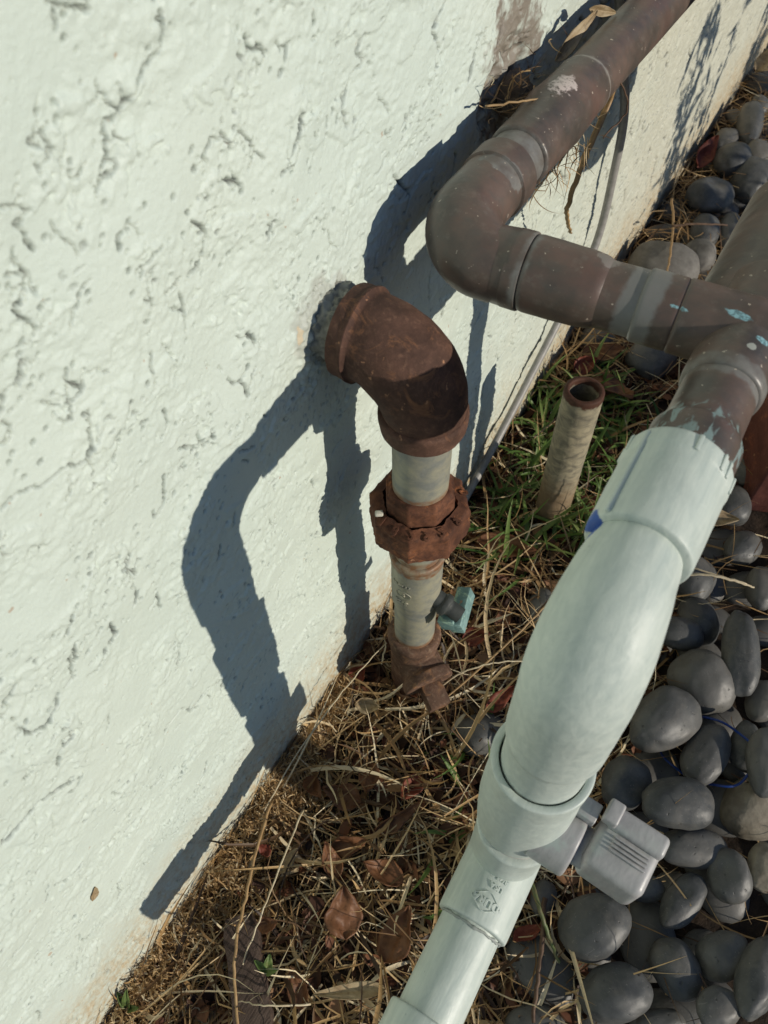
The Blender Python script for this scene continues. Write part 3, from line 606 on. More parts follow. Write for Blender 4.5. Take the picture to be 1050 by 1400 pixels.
lathe('inner_shade',a0+d*.026,d,[(0,.0092),(.01,.0092)],simple('hole_shade',(0.006,0.004,0.003),.95,None,.05),st,24,0)  # near-black disc inside the bore, painting the shade of the open hole

def catm(pts,n=10):
    pts=[Vector(p) for p in pts]; pts=[pts[0]*2-pts[1]]+pts+[pts[-1]*2-pts[-2]]; out=[]
    for i in range(1,len(pts)-2):
        for k in range(n):
            t=k/n; a,b,c,d=pts[i-1],pts[i],pts[i+1],pts[i+2]
            out.append(.5*((2*b)+(c-a)*t+(2*a-5*b+4*c-d)*t*t+(3*b-a-3*c+d)*t**3))
    out.append(pts[-2]); return out
cp=catm([P(-.140,.47,-.17),P(-.137,.500,-.2266),P(-.136,.5110,-.2400),P(-.136,.5374,-.2795),P(-.136,.5469,-.3209),P(-.136,.5453,-.3875),P(-.137,.4903,-.4265),P(-.138,.4128,-.4679),P(-.139,.350,-.4960),P(-.139,.290,-.5100),P(-.138,.22,-.5140)],14)
V,F=sweep(cp,[.0031]*len(cp),20); cb=meshobj('cable',V,F,simple('cable_jacket',(0.30,0.29,0.27),.42,(0.21,0.205,0.19)))
tag(cb,'grey electrical cable hanging down the wall and running along its foot','cable')
cp=[p+Vector((.004,.012,.001)) for p in cp[30:]]
BR=mat_rust('brick_red',(0.15,0.055,0.042),(0.20,0.075,0.056),(0.11,0.045,0.035),.7,.7).m
bk=rbox('brick',BR,0.072,.575,.036,.1150,.200,.072,None,.003,Matrix.Rotation(R(22),3,'Z'))
tag(bk,'red paving brick lying beside the pebbles at the right edge','brick')
def board():
    q=M('weathered_wood',rough=.75,spec=.3); g=q.noise(1,6,.65,vec=q.mapv((700,60,400),rot=(0,0,R(-18))),dist=.4)
    q.color(q.mix(q.ramp(g,[(.35,0.),(.65,1.)]),(0.040,0.026,0.020),(0.115,0.080,0.062))); q.bump(g,.8,.0012)
    bm=bmesh.new(); a=Vector((-.1130,.0080,.014)); b=Vector((-.050,-.052,.018)); d=(b-a).normalized(); s=Vector((-d.y,d.x,0)); n=26
    rows=[]
    for i in range(n+1):
        t=i/n; wdt=.0105*(1+.10*mnoise.noise(Vector((t*6,0,0))))*(1-.25*(1-min(1,t*8)))
        c=a.lerp(b,t); row=[]
        for u,zz in ((-1,0),(-.92,.0045),(-.5,.0055),(0,.0050),(.5,.0056),(.92,.0042),(1,0),(1,-.006),(-1,-.006)):
            row.append(bm.verts.new(c+s*u*wdt+Vector((0,0,zz+.0007*mnoise.noise(Vector((t*20,u*9,2)))))))
        rows.append(row)
    for r0,r1 in zip(rows,rows[1:]):
        for k in range(9): bm.faces.new((r0[k],r0[(k+1)%9],r1[(k+1)%9],r1[k]))
    bm.faces.new(rows[0]); bm.faces.new(rows[-1][::-1]); bmesh.ops.recalc_face_normals(bm,faces=bm.faces)
    me=bpy.data.meshes.new('wooden_stake'); bm.to_mesh(me); me.polygons.foreach_set('use_smooth',[True]*len(me.polygons)); me.set_sharp_from_angle(angle=R(45)); me.materials.append(q.m)
    o=bpy.data.objects.new('wooden_stake',me); link(o); tag(o,'dark weathered piece of wood half buried in dry straw at the foot of the wall','wood')
board()

# ------------------------------------------------------------------ pebbles
PM=mat_pebble(); PALE=None
q=M('pale_stone',rough=.8,spec=.25,obj=True); n=q.noise(70,6,.65); q.color(q.mix(q.ramp(n,[(.35,0.),(.68,1.)]),(0.17,0.145,0.11),(0.30,0.27,0.21))); q.bump(q.noise(260,4),.5,.001); PALE=q.m
q=M('pebble_light',rough=.7,spec=.3,obj=True); n=q.noise(90,6,.65); q.color(q.mix(q.ramp(n,[(.38,0.),(.66,1.)]),(0.125,0.118,0.105),(0.20,0.19,0.17))); q.bump(q.noise(400,4),.3,.0006); LIGHT=q.m
def pebble(x,y,z,a,b,ang,label,seed,thick=None,tilt=0,mat=None,sub=5):
    bm=bmesh.new(); bmesh.ops.create_icosphere(bm,subdivisions=sub,radius=1); r=random.Random(seed); off=Vector((r.random()*50,)*3)
    c=(thick or (.66+.26*r.random())*b)
    ex=r.uniform(2.0,2.35); eg=r.uniform(-.14,.14)
    dent=None
    for v in bm.verts:
        p=v.co.normalized(); k=(abs(p.x)**ex+abs(p.y)**ex+abs(p.z)**2)**(-1/ex if False else -1/2.1); p=p*k
        nn=1+.10*mnoise.noise(p*1.1+off)+.035*mnoise.noise(p*2.6+off)+.010*mnoise.noise(p*6+off)+.003*mnoise.noise(p*16+off)
        p=p*nn; p.y*=1+eg*p.x; p.z*=1+eg*.8*p.y
        v.co=Vector((p.x*a,p.y*b,p.z*c))
    if 'kidney' in label or 'dimple' in label:
        for v in bm.verts:
            d=math.hypot(v.co.x-.1*a,v.co.y-.25*b)/(b*.55); 
            if v.co.z>0: v.co.z-=c*.38*math.exp(-d*d)
    me=bpy.data.meshes.new('pebble'); bm.to_mesh(me); bm.free(); me.polygons.foreach_set('use_smooth',[True]*len(me.polygons)); me.materials.append(mat or PM)
    o=bpy.data.objects.new('pebble',me); o.location=(x,y,z); o.rotation_euler=(tilt*math.cos(seed),tilt*math.sin(seed),ang); COL.objects.link(o)
    tag(o,label,'pebble','dark rounded pebbles along the wall and the pipe'); return o
PEB=[
(0.0877,0.0843,0.030, 0.0197,0.0143,0.79,'round dark pebble with tiny pits, lowest of those below the grey valve handle'),
(0.0655,0.1087,0.032, 0.0205,0.0166,1.00,'large round smooth pebble touching the painted pipe, just below the grey valve handle'),
(0.1139,0.1138,0.024, 0.0159,0.0131,2.53,'long dark oval pebble leaning between the round pitted pebble and its neighbours at the bottom'),
(0.1340,0.1337,0.024, 0.0159,0.0123,0.83,'dark rounded pebble in shade, above the small lumpy pebble at the bottom right'),
(0.1365,0.1062,0.034, 0.0125,0.0094,0.80,'small lumpy pebble with a sunlit top at the bottom right corner'),
(0.1504,0.1312,0.034, 0.0234,0.0107,1.52,'long upright pebble cut by the right edge of the picture near the bottom'),
(0.1050,0.1486,0.026, 0.0194,0.0098,1.31,'kidney shaped pebble with a dent, right of the tip of the valve handle'),
(0.1234,0.1752,0.028, 0.0155,0.0124,2.04,'tilted oval pebble right of the kidney shaped pebble, below the pale stone'),
(0.1016,0.1798,0.026, 0.0216,0.0115,-2.58,'flat broad pebble lying under the light grey oval pebble'),
(0.0807,0.1922,0.045, 0.0225,0.0147,-2.59,'light grey oval pebble lying flat on top, right above the valve handle'),
(0.0520,0.1940,0.028, 0.0179,0.0143,1.45,'rounded pebble beside the valve with a sharp dark shadow across it'),
(0.0577,0.2410,0.038, 0.0267,0.0181,1.22,'large egg shaped pebble beside the painted elbow, left of the blue band'),
(0.0888,0.2366,0.032, 0.0232,0.0128,1.45,'egg shaped pebble standing inside the blue plastic band'),
(0.0720,0.2856,0.026, 0.0227,0.0212,2.34,'large rounded pebble behind the egg shaped one, above the blue band'),
(0.0864,0.3141,0.036, 0.0304,0.0122,1.90,'long pebble standing on edge at the right, sunlit along one side'),
(0.0475,0.3133,0.026, 0.0170,0.0127,-2.73,'small dark oval pebble close to the painted elbow, above the large egg shaped one'),
(0.0558,0.3341,0.020, 0.0186,0.0149,2.04,'dark tilted pebble under the pale straw stem, left of the standing long pebble'),
(0.0416,0.3661,0.020, 0.0198,0.0162,1.77,'dark pebble right beneath the lower rim of the painted adapter'),
(0.0858,0.1453,0.020, 0.0106,0.0074,-2.53,'small grey pebble peeking out under the tip of the valve handle'),
(0.1202,0.2461,0.040, 0.0223,0.0113,1.81,'tall light grey pebble cut by the right edge beside the blue band'),
(0.1105,0.2580,0.024, 0.0162,0.0101,1.73,'dark shaded pebble wedged behind the egg shaped one and the right edge'),
(0.1286,0.2262,0.016, 0.0235,0.0184,0.98,'large pale beige stone with dry straw on it at the right edge'),
(0.1394,0.1898,0.028, 0.0144,0.0091,1.70,'dark pebble cut by the right edge below the pale beige stone'),
(0.0358,0.1103,0.016, 0.0106,0.0077,1.62,'small grey pebble half buried in straw left of the large round one'),
(-0.0405,0.1815,0.010, 0.0172,0.0148,0.82,'dark grey stone buried in straw beside the plugged rusty tee'),
(-0.1008,0.6960,0.028, 0.0342,0.0299,-3.12,'large pale oval pebble lying just behind the brown cross pipe'),
(-0.0767,0.7392,0.024, 0.0216,0.0174,1.74,'small rounded pebble right behind the large pale oval one'),
(-0.0846,0.7853,0.022, 0.0268,0.0152,1.76,'small upright pebble behind a dry twig, near the foot of the wall'),
(-0.0612,0.8057,0.018, 0.0295,0.0125,1.80,'small dark pebble between the twig and the wide brown pipe'),
(-0.0999,0.8467,0.026, 0.0282,0.0229,0.88,'oblong pebble with a dimple near the foot of the wall'),
(-0.0990,0.9282,0.026, 0.0274,0.0209,1.80,'smooth rounded pebble third from the far end along the wall'),
(-0.1196,0.9778,0.020, 0.0262,0.0138,1.63,'small dark pebble against the foot of the wall, half in shade'),
(-0.1037,1.0186,0.026, 0.0437,0.0150,1.81,'upright dark pebble with a small sunlit spot near the far end of the wall'),
(-0.0686,0.9090,0.020, 0.0310,0.0218,1.65,'dark flat pebble shaded beside the wide brown pipe at the top right'),
(-0.0784,0.9622,0.022, 0.0253,0.0150,1.68,'grey pebble on the right edge between the upright dark one and the shaded flat one'),
(-0.0674,0.5816,0.016, 0.0257,0.0207,1.27,'large shaded pebble under the brown cross pipe'),
(-0.1214,0.5840,0.010, 0.0189,0.0156,1.01,'small shaded pebble under the cross pipe near the cable'),
(0.0462,0.4488,0.018, 0.0193,0.0151,1.56,'blue grey pebble in deep shade right of the painted adapter, below the red brick'),
(-0.0452,0.2878,0.012, 0.0201,0.0100,1.96,'narrow dark pebble buried in straw left of the painted elbow'),
(0.0288,0.2543,0.014, 0.0181,0.0142,1.56,'low dark pebble tucked between the painted elbow and the egg shaped one'),
(-0.1077,1.0794,0.020, 0.0169,0.0109,1.99,'tiny pebble at the farthest visible end of the wall'),
(0.1156,0.0868,0.018, 0.0130,0.0061,-2.53,'dark pebble cut by the bottom edge of the picture'),
(0.0659,0.4158,0.016, 0.0194,0.0125,1.25,'dark low pebble below the curled brown leaf at the right'),
(0.0880,0.3849,0.020, 0.0203,0.0122,1.65,'dark pebble cut by the right edge above the standing long pebble'),
(0.1121,0.2971,0.020, 0.0160,0.0102,1.60,'dark pebble cut by the right edge above the tall light grey one'),
(0.0505,0.4965,0.014, 0.0193,0.0144,1.14,'dark pebble in the shade of the red brick'),
]
for i,(x,y,z,a,b,an,lb) in enumerate(PEB):
    pale='beige' in lb; light='light grey' in lb or 'large pale oval' in lb or 'lumpy' in lb
    z2=max(z-.004,b*.45)
    pebble(x,y,z2,a,b,an,lb,i+3,tilt=.16,mat=PALE if pale else (LIGHT if ('large pale oval' in lb) else None),sub=5)
# ones wholly out of the frame or deep in the gaps between: a bed of the same stones
def bed():
    bm=bmesh.new(); r=random.Random(5); n=0; spots=[]
    def free(x,y,rad,k):
        for (a,b,c) in spots:
            if (a-x)**2+(b-y)**2<((c+rad)*k)**2: return False
        return True
    for t in range(9000):
        x=r.uniform(-.13,.52); y=r.uniform(-.1,1.45)
        if y<.62 and x< .030+.03*math.sin(y*9) : continue
        if .42<y<.62 and x<.05: continue
        if -.0<x<.16 and .43<y<.70: continue
        rad=r.uniform(.012,.022)
        if not free(x,y,rad,.80): continue
        if n>620: break
        spots.append((x,y,rad)); n+=1
        shown=any((px-x)**2+(py-y)**2<(.030)**2 for px,py,*_ in PEB)
        z=.000 if shown else r.uniform(.004,.010)
        b=bmesh.new(); bmesh.ops.create_icosphere(b,subdivisions=3,radius=1)
        an=r.uniform(0,6.28); ca,sa=math.cos(an),math.sin(an); A=rad*r.uniform(1,1.3);B=rad*r.uniform(.75,1);C=B*.6; off=Vector((r.random()*90,0,0))
        tmp=bpy.data.meshes.new('tmp')
        for v in b.verts:
            p=v.co*(1+.08*mnoise.noise(v.co*1.2+off)); px,py,pz=p.x*A,p.y*B,p.z*C; v.co=Vector((x+px*ca-py*sa,y+px*sa+py*ca,z+pz))
        b.to_mesh(tmp); b.free(); bm.from_mesh(tmp); bpy.data.meshes.remove(tmp)
    me=bpy.data.meshes.new('pebble_bed'); bm.to_mesh(me); bm.free(); me.polygons.foreach_set('use_smooth',[True]*len(me.polygons)); me.materials.append(PM)
    o=bpy.data.objects.new('pebble_bed',me); COL.objects.link(o); tag(o,'lower layer of dark pebbles seen in the gaps between the larger ones','gravel',kind='stuff')
bed()
# blue plastic band under the egg shaped pebble
bp=[]
for k in range(64):
    t=2*math.pi*k/63; bp.append(Vector((.0885+.0265*math.cos(t),.2400+.0215*math.sin(t)+.002*math.sin(3*t),.026+.008*math.sin(t+1.0)+.002*math.sin(5*t))))
V,F=sweep(bp,[.0008]*64,8); ob=meshobj('plastic_band',V,F,simple('blue_plastic',(0.010,0.04,0.20),.35,(0.008,0.03,0.14))); tag(ob,'bright blue plastic band looped round an egg shaped pebble','band')

# ------------------------------------------------------------------ straw, grass, leaves
def blades(name,mat,items,kind='stuff',nseg=6):
    """items: rows x,y,z, yaw,pitch, length,width, curl(yaw rate),sag,tint,twist"""
    A=np.array(items,float); n=len(A); K=nseg+1
    x,y,z,yaw,pit,L,Wd,cu,sag,ti,tw=A.T
    V=np.zeros((n,K,3,3)); p=np.stack([x,y,z],-1); cy=yaw.copy(); cpi=pit.copy(); st=L/nseg
    kink=rng.integers(1,nseg,n); kam=rng.normal(0,.45,n)*(rng.random(n)<.45)
    for k in range(K):
        d=np.stack([np.cos(cpi)*np.cos(cy),np.cos(cpi)*np.sin(cy),np.sin(cpi)],-1)
        s=np.stack([-np.sin(cy),np.cos(cy),0*cy],-1); u=np.cross(d,s)
        ta=tw*(k/nseg-.3); s2=s*np.cos(ta)[:,None]+u*np.sin(ta)[:,None]; u2=np.cross(d,s2)
        t=k/nseg; wk=Wd*(.65+.35*np.sin(math.pi*min(1,t*1.3+.15)))*(1 if t<.7 else (1-t)/.3*.85+.15)
        V[:,k,0]=p-s2*wk[:,None]/2; V[:,k,1]=p-u2*(wk*.22)[:,None]; V[:,k,2]=p+s2*wk[:,None]/2
        p=p+d*st[:,None]; cy=cy+cu/nseg+np.where(kink==k,kam,0); cpi=cpi-sag/nseg+np.where(kink==k,kam*.5,0)
        low=p[:,2]<.003; cpi=np.where(low,np.maximum(cpi,.05),cpi); p[:,2]=np.maximum(p[:,2],.002)
        p[:,0]=np.maximum(p[:,0],WX+.0025)
    b=(np.arange(n)*K*3)[:,None,None]; kk=(np.arange(nseg)*3)[None,:,None]; j=np.arange(2)[None,None,:]
    i=(b+kk+j).reshape(-1); F=np.stack([i,i+1,i+4,i+3],-1)
    col=np.repeat(np.clip(ti,0,1),K*3)
    return npmesh(name,V.reshape(-1,3),F,mat,col=col,kind=kind,smooth=True)
STRAW=mat_tint('dry_straw',[(0,(0.045,0.028,0.018)),(.32,(0.15,0.085,0.038)),(.60,(0.44,0.28,0.12)),(.82,(0.66,0.48,0.25)),(1,(0.80,0.69,0.46))],.5,.18)
GREEN=mat_tint('grass_blade',[(0,(0.045,0.095,0.022)),(.5,(0.115,0.20,0.045)),(1,(0.25,0.31,0.10))],.45,.3)
def rightedge(y): 
    # where the straw gives way to pebbles
    return np.interp(y,[-.1,.05,.12,.2,.3,.4,.5,.6,.7],[.09,.075,.045,.035,.03,.035,.02,-.06,-.11])
items=[]
def rnd(a,b): return random.uniform(a,b)
while len(items)<4300:
    y=rnd(-.16,.62); x=rnd(WX+.004,rightedge(y)+.01)
    dens=1 if y<.30 else .55
    if y>.42: dens=.30
    if random.random()>dens: continue
    bank=.007*math.exp(-((x+.146)/.022)**2)*(y<.3)
    L=random.choice((rnd(.015,.040),rnd(.035,.095),rnd(.015,.05)))
    clump=mnoise.noise(Vector((x*30,y*30,0)))
    items.append((x,y,bank+abs(random.gauss(0,.006))+.002,rnd(0,6.28),random.gauss(.12,.32),L,(rnd(.0006,.0012) if random.random()<.68 else rnd(.0012,.0030)),random.gauss(0,.9),random.gauss(.1,.5),min(1,max(0,random.gauss(.58+.30*clump,.34))),random.gauss(0,1.2)))
so_=blades('dry_straw',STRAW,items); tag(so_,'loose dry grass and straw covering the soil beside the wall','straw')
# short fluffy orange thatch banked against the wall near the camera
items=[]
while len(items)<9000:
    y=rnd(-.17,.17); 
    w0=.034*(1-smooth(y,.02,.17))+.008
    x=WX+.002+abs(random.gauss(0,1))*w0*.6; 
    hz=max(0,.019*math.exp(-((x-WX)/.022)**2)*(1-.6*smooth(y,.06,.18))*(1+.5*mnoise.noise(Vector((x*60,y*60,5)))))
    items.append((x,y,hz*random.random()**.5+.003,rnd(0,6.28),random.gauss(.35,.6),rnd(.004,.014),rnd(.0004,.0011),random.gauss(0,2.2),random.gauss(.3,1.5),min(1,max(0,random.gauss(.66,.20))),random.gauss(0,1.5)))
th=blades('thatch',STRAW,items,nseg=5); tag(th,'short fluffy orange brown thatch banked against the foot of the wall','thatch')
# straw scattered over the pebbles
items=[]
for _ in range(420):
    y=rnd(-.05,1.2); x=rnd(rightedge(min(y,.7)),rightedge(min(y,.7))+.16) 
    items.append((x,y,rnd(.012,.030),rnd(0,6.28),random.gauss(0,.2),rnd(.015,.06),rnd(.0005,.0012),random.gauss(0,.7),random.gauss(.2,.4),min(1,max(0,random.gauss(.5,.2))),random.gauss(0,1)))
for _ in range(900):
    y=rnd(.5,1.15); x=rnd(WX+.005,WX+.07+ .03*math.sin(y*20))
    items.append((x,y,rnd(.004,.024),rnd(0,6.28),random.gauss(0,.2),rnd(.02,.07),rnd(.0007,.0018),random.gauss(0,.7),random.gauss(.2,.4),min(1,max(0,random.gauss(.5,.2))),random.gauss(0,1)))
tag(blades('loose_straw',STRAW,items),'thin bits of straw fallen between the pebbles','straw')
# green grass round the stub pipe and a few sprouts
items=[]
def tuft(x,y,n,L0,L1,spread=.013,w0=.0020,w1=.0046,t0=.6,pit=.85):
    n=int(n*1.25)
    for _ in range(n):
        items.append((x+random.gauss(0,spread),y+random.gauss(0,spread),.003,rnd(0,6.28),random.gauss(pit,.3),rnd(L0,L1),rnd(w0,w1),random.gauss(0,.5),random.gauss(.9,.5),min(1,max(0,random.gauss(t0,.25))),random.gauss(0,.6)))
for x,y,n,a,b in ((-.128,.50,34,.018,.045),(-.105,.53,34,.018,.05),(-.118,.455,26,.02,.05),(-.098,.42,30,.02,.06),(-.115,.365,26,.025,.07),(-.055,.475,38,.018,.050),(-.045,.43,40,.018,.048),(-.050,.385,28,.02,.05),(-.09,.335,22,.03,.08),(-.075,.50,26,.02,.05),(-.02,.44,18,.02,.05),(-.04,.34,16,.02,.06),(.0,.17,4,.02,.05),(-.040,.155,7,.02,.05),(-.015,.115,5,.02,.04)): tuft(x,y,n,a,b)
tag(blades('green_grass',GREEN,items,nseg=7),'patch of green grass around the rusty pipe stub','grass',kind='stuff')

LB=mat_leaf('dead_leaf_brown',(0.14,0.062,0.030),(0.25,0.115,0.052),(0.09,0.04,0.02))
LR=mat_leaf('dead_leaf_red',(0.16,0.035,0.022),(0.26,0.075,0.04),(0.08,0.025,0.02))
LT=mat_leaf('dead_leaf_tan',(0.34,0.24,0.13),(0.52,0.42,0.26),(0.2,0.13,0.07))
LG=mat_leaf('leaf_green',(0.10,0.16,0.04),(0.17,0.25,0.075),(0.2,0.2,0.08))
def leaf(loc,L,Wd,yaw,pitch,roll,mat,label,fold=.35,curl=.8,cup=0,cat='leaf',name='dead_leaf',group='dead leaves lying in the litter',seed=0,thick=.00025):
    n=18;mm=8;V=[];F=[];p=Vector((0,0,0));a=-curl*.4
    rr=random.Random(seed+int(L*1e5))
    ph=rr.random()*6
    for s_ in (1,-1):
        p=Vector((0,0,0));a=-curl*.4
        for i in range(n+1):
            t=i/n; wv=Wd/2*(math.sin(math.pi*min(1,t**.8))**.75)*(1-.25*t)*(1+.10*mnoise.noise(Vector((t*7,ph,0))))+.0003
            for j in range(-mm,mm+1):
                u=j/mm; y=u*wv; z=abs(u)*wv*fold+cup*u*u*wv+.035*Wd*math.sin(9*t+ph+3*u)+.13*Wd*mnoise.noise(Vector((t*3,u*1.5,ph)))+.04*Wd*mnoise.noise(Vector((t*9,u*4,ph)))
                V.append(Vector((p.x-math.sin(a)*z,y,p.z+math.cos(a)*z+s_*thick)))
            p=p+Vector((math.cos(a),0,math.sin(a)))*(L/n); a+=curl/n
    K=2*mm+1; N=(n+1)*K
    for i in range(n):
        for j in range(K-1):
            q0=i*K+j; F.append((q0,q0+1,q0+K+1,q0+K)); F.append((N+q0,N+q0+K,N+q0+K+1,N+q0+1))
    for i in range(n):
        for j in (0,K-1):
            q0=i*K+j; F.append((q0,q0+K,N+q0+K,N+q0) if j==0 else (q0,N+q0,N+q0+K,q0+K))
    o=meshobj(name,V,F,mat); o.location=loc; o.rotation_mode='XYZ'
    o.rotation_euler=(Matrix.Rotation(yaw,3,'Z')@Matrix.Rotation(-pitch,3,'Y')@Matrix.Rotation(roll,3,'X')).to_euler()
    # midrib
    tag(o,label,cat,group); return o
LV=[((-.052,.030,.024),.030,.024,2.2,.35,.3,LB,'big curled brown leaf leaning in the straw left of the painted pipe near the bottom',.25,1.2),
((-.028,.032,.016),.034,.022,1.6,.2,-.4,LB,'dark brown leaf lying beside the big curled one, closest to the painted pipe',.3,.8),
((-.070,.088,.012),.036,.013,1.05,.35,.9,LB,'long narrow brown leaf standing in the straw below the plugged tee',.6,.4),
((-.088,.068,.010),.024,.014,.7,.3,.5,LB,'brown pointed leaf left of the long narrow one',.4,.6),
((-.121,.042,.022),.010,.009,1.2,.5,.4,LR,'tiny curled orange red leaf on the thatch near the wall',.5,1.5),
((-.106,.040,.016),.018,.009,1.4,.3,-.5,LT,'small tan leaf beside the tiny orange red one',.5,1.0),
((-.137,.168,.010),.018,.013,1.0,.9,.6,LR,'dark red leaf standing between the wall and the riser',.4,.7),
((-.114,.315,.014),.048,.022,.25,.1,.2,LB,'long brown leaf in the shade of the riser union nut',.3,.4),
((-.104,.522,.022),.044,.032,-.3,.1,-.3,LB,'broad orange brown leaf behind the rim of the pipe stub',.2,.5),
((-.125,.548,.016),.040,.022,.5,.2,.2,LB,'shaded brown leaf under the brown cross pipe',.3,.5),
((-.122,.520,.020),.026,.018,1.0,.2,.6,LR,'small dark red leaf between the cable and the broad brown leaf',.4,.8),
((.020,.410,.030),.036,.017,.35,.05,.3,LT,'tan leaf bridging two pebbles right of the painted adapter',.5,.3),
((-.060,.385,.012),.022,.015,.8,.3,.2,LR,'small reddish leaf in the grass between the stub and the painted pipe',.4,.8),
((-.122,.150,.024),.022,.012,.35,.3,.7,LT,'pale shrivelled leaf at the foot of the rusty riser',.7,1.8),
((-.085,.235,.012),.022,.015,.6,.3,.2,LR,'dark red leaf under the verdigris drain cock',.4,.8),
((-.045,.195,.014),.026,.012,1.2,.4,.5,LR,'narrow red brown leaf between the riser and the painted pipe',.5,.6),
((-.100,.010,.020),.014,.010,.6,.4,.2,LB,'small brown leaf at the tip of the dark piece of wood',.5,.9),
((-.075,.055,.012),.024,.013,2.5,.3,.4,LB,'mottled brown leaf in the middle of the straw',.5,.9),
((-.130,.90,.020),.050,.022,1.5,.3,.4,LR,'red brown leaf wedged against the wall behind the far pebbles',.4,.6),
((-.120,.70,.018),.035,.018,.5,.3,.2,LR,'red leaf under dry twigs by the wall behind the cross pipe',.4,.6),
((-.132,1.12,.035),.05,.03,.9,.6,.2,LT,'tan leaf standing at the far end of the wall',.4,.6),
((-.030,.62,.025),.035,.018,1.2,.3,.2,LB,'curled orange brown leaf beside the wide brown pipe',.6,1.2),
]
for k,l in enumerate(LV): leaf(P(l[0][0],l[0][1],l[0][2]-H),l[1],l[2],l[3],l[4],l[5],l[6],l[7],fold=l[8],curl=l[9],seed=k)
for k,(x,y,Lf,mt,lb) in enumerate(((-.095,.125,.026,LB,'brown leaf in the straw straight below the plug of the rusty tee'),(-.062,.135,.022,LR,'reddish leaf right of the plugged tee, half under straw'),
 (-.040,.075,.028,LB,'brown leaf close to the painted tee, left of its lettering'),(-.085,.100,.030,LB,'folded brown leaf between the tee plug and the foot of the wall'),(-.020,.230,.024,LR,'dark leaf in the shade under the painted elbow'),
 (-.065,.255,.022,LB,'curled leaf just right of the verdigris cock'),(-.050,.300,.028,LB,'brown leaf between the pipe stub and the painted elbow'),(-.118,.230,.020,LR,'red leaf scrap between the wall and the riser coupling'),
 (-.125,.095,.020,LB,'brown leaf against the thatch where the large shadow meets the ground'),(-.055,-.010,.022,LB,'brown leaf beside the bleached husk at the bottom'),(.010,.060,.024,LB,'brown leaf right under the painted low pipe'),(.030,.080,.020,LR,'red leaf between the brown twig and the painted pipe'))):
    leaf((x,y,rnd(.009,.016)),Lf,Lf*rnd(.5,.65),rnd(0,6.28),rnd(0,.4),rnd(-.6,.6),mt,lb,fold=rnd(.2,.7),curl=rnd(.5,1.7),seed=k+200)
# small leaf chips, dark, uncountable
items=[]
def chips():
    V=[];F=[];T=[]
    for k in range(2600):
        y=rnd(-.15,.6); x=rnd(WX+.005,rightedge(y)+.02); L=rnd(.004,.017); Wd=L*rnd(.4,.7); yaw=rnd(0,6.28); M_=Matrix.Rotation(yaw,3,'Z')@Matrix.Rotation(random.gauss(0,.5),3,'Y')@Matrix.Rotation(random.gauss(0,.5),3,'X'); c=Vector((x,y,rnd(.002,.010)))
        b=len(V)
        for i,wv in enumerate((.15,.8,1,.7,.1)):
            for u in (-1,0,1): V.append(c+M_@Vector(((i/4-.5)*L,u*wv*Wd/2,abs(u)*Wd*.2+.1*L*math.sin(i))))
        for i in range(4):
            for j in range(2): q0=b+i*3+j; F.append((q0,q0+1,q0+4,q0+3))
        T+= [random.random()]*15
    m_=mat_tint('leaf_chips',[(0,(0.025,0.014,0.010)),(.5,(0.09,0.038,0.020)),(.8,(0.20,0.08,0.04)),(1,(0.34,0.20,0.10))],.6,.15)
    o=npmesh('leaf_litter',np.array([tuple(v) for v in V]),np.array(F),m_,col=np.array(T),kind='stuff',smooth=True); tag(o,'crumbled brown leaf litter mixed into the straw','litter')
chips()

# single stems, twigs and husks one can pick out
def stem(name,pts,r0,r1,mat,label,cat,flat=1,seed=1,group=None):
    c=catm(pts,8); n=len(c); rr=random.Random(seed)
    c=[p+Vector((rr.gauss(0,1),rr.gauss(0,1),rr.gauss(0,1)))*.00025 for p in c]
    V,F=sweep(c,[r0+(r1-r0)*i/n for i in range(n)],10,shape=(lambda a: 1 if flat==1 else math.sqrt((flat*math.cos(a))**2+math.sin(a)**2)))
    o=meshobj(name,V,F,mat); tag(o,label,cat,group); return o
ST1=simple('stem_tan',(0.40,0.26,0.12),.5,(0.26,0.16,0.07)); ST2=simple('stem_pale',(0.60,0.52,0.36),.5,(0.45,0.36,0.22)); ST3=simple('twig_brown',(0.14,0.085,0.05),.7,(0.07,0.04,0.025))
stem('straw_stem',[(-.131,.068,.030),(-.121,.040,.034),(-.112,.020,.036),(-.100,-.006,.036),(-.082,-.030,.030),(-.060,-.055,.026)],.0010,.0007,ST1,'long tan straw stem standing out over the dark piece of wood','stem')
stem('straw_stem',[(-.112,.075,.028),(-.105,.045,.034),(-.098,.015,.036),(-.094,-.010,.028)],.0006,.0004,ST2,'thin pale stem crossing left of the long tan one','stem')
stem('straw_stem',[(.028,.350,.034),(.050,.358,.040),(.073,.366,.036),(.080,.371,.030)],.0010,.0006,ST2,'pale straw stem lying over the pebbles right of the painted elbow','stem')
stem('straw_stem',[(.020,.357,.036),(.050,.360,.0395),(.074,.3665,.037)],.0007,.0005,ST2,'thin pale straw running close above the other on the pebbles','stem')
stem('straw_stem',[(-.075,.175,.024),(-.055,.225,.040),(-.040,.270,.052),(-.030,.310,.056),(-.022,.335,.055)],.0007,.0005,ST1,'arching tan stem between the riser and the painted pipe','stem')
stem('straw_stem',[(-.085,.170,.022),(-.070,.195,.045),(-.050,.215,.050),(-.030,.230,.045)],.0006,.0004,ST2,'thin stem arching over the plugged tee','stem')
stem('straw_stem',[(-.135,.060,.016),(-.132,.100,.040),(-.125,.150,.055),(-.118,.185,.060)],.0005,.0003,ST2,'fine pale stem leaning on the wall left of the riser','stem')
stem('twig',[(.036,.108,.022),(.043,.088,.026),(.049,.070,.024),(.056,.050,.018)],.0016,.0010,ST3,'brown twig in the straw right of the painted tee','twig')
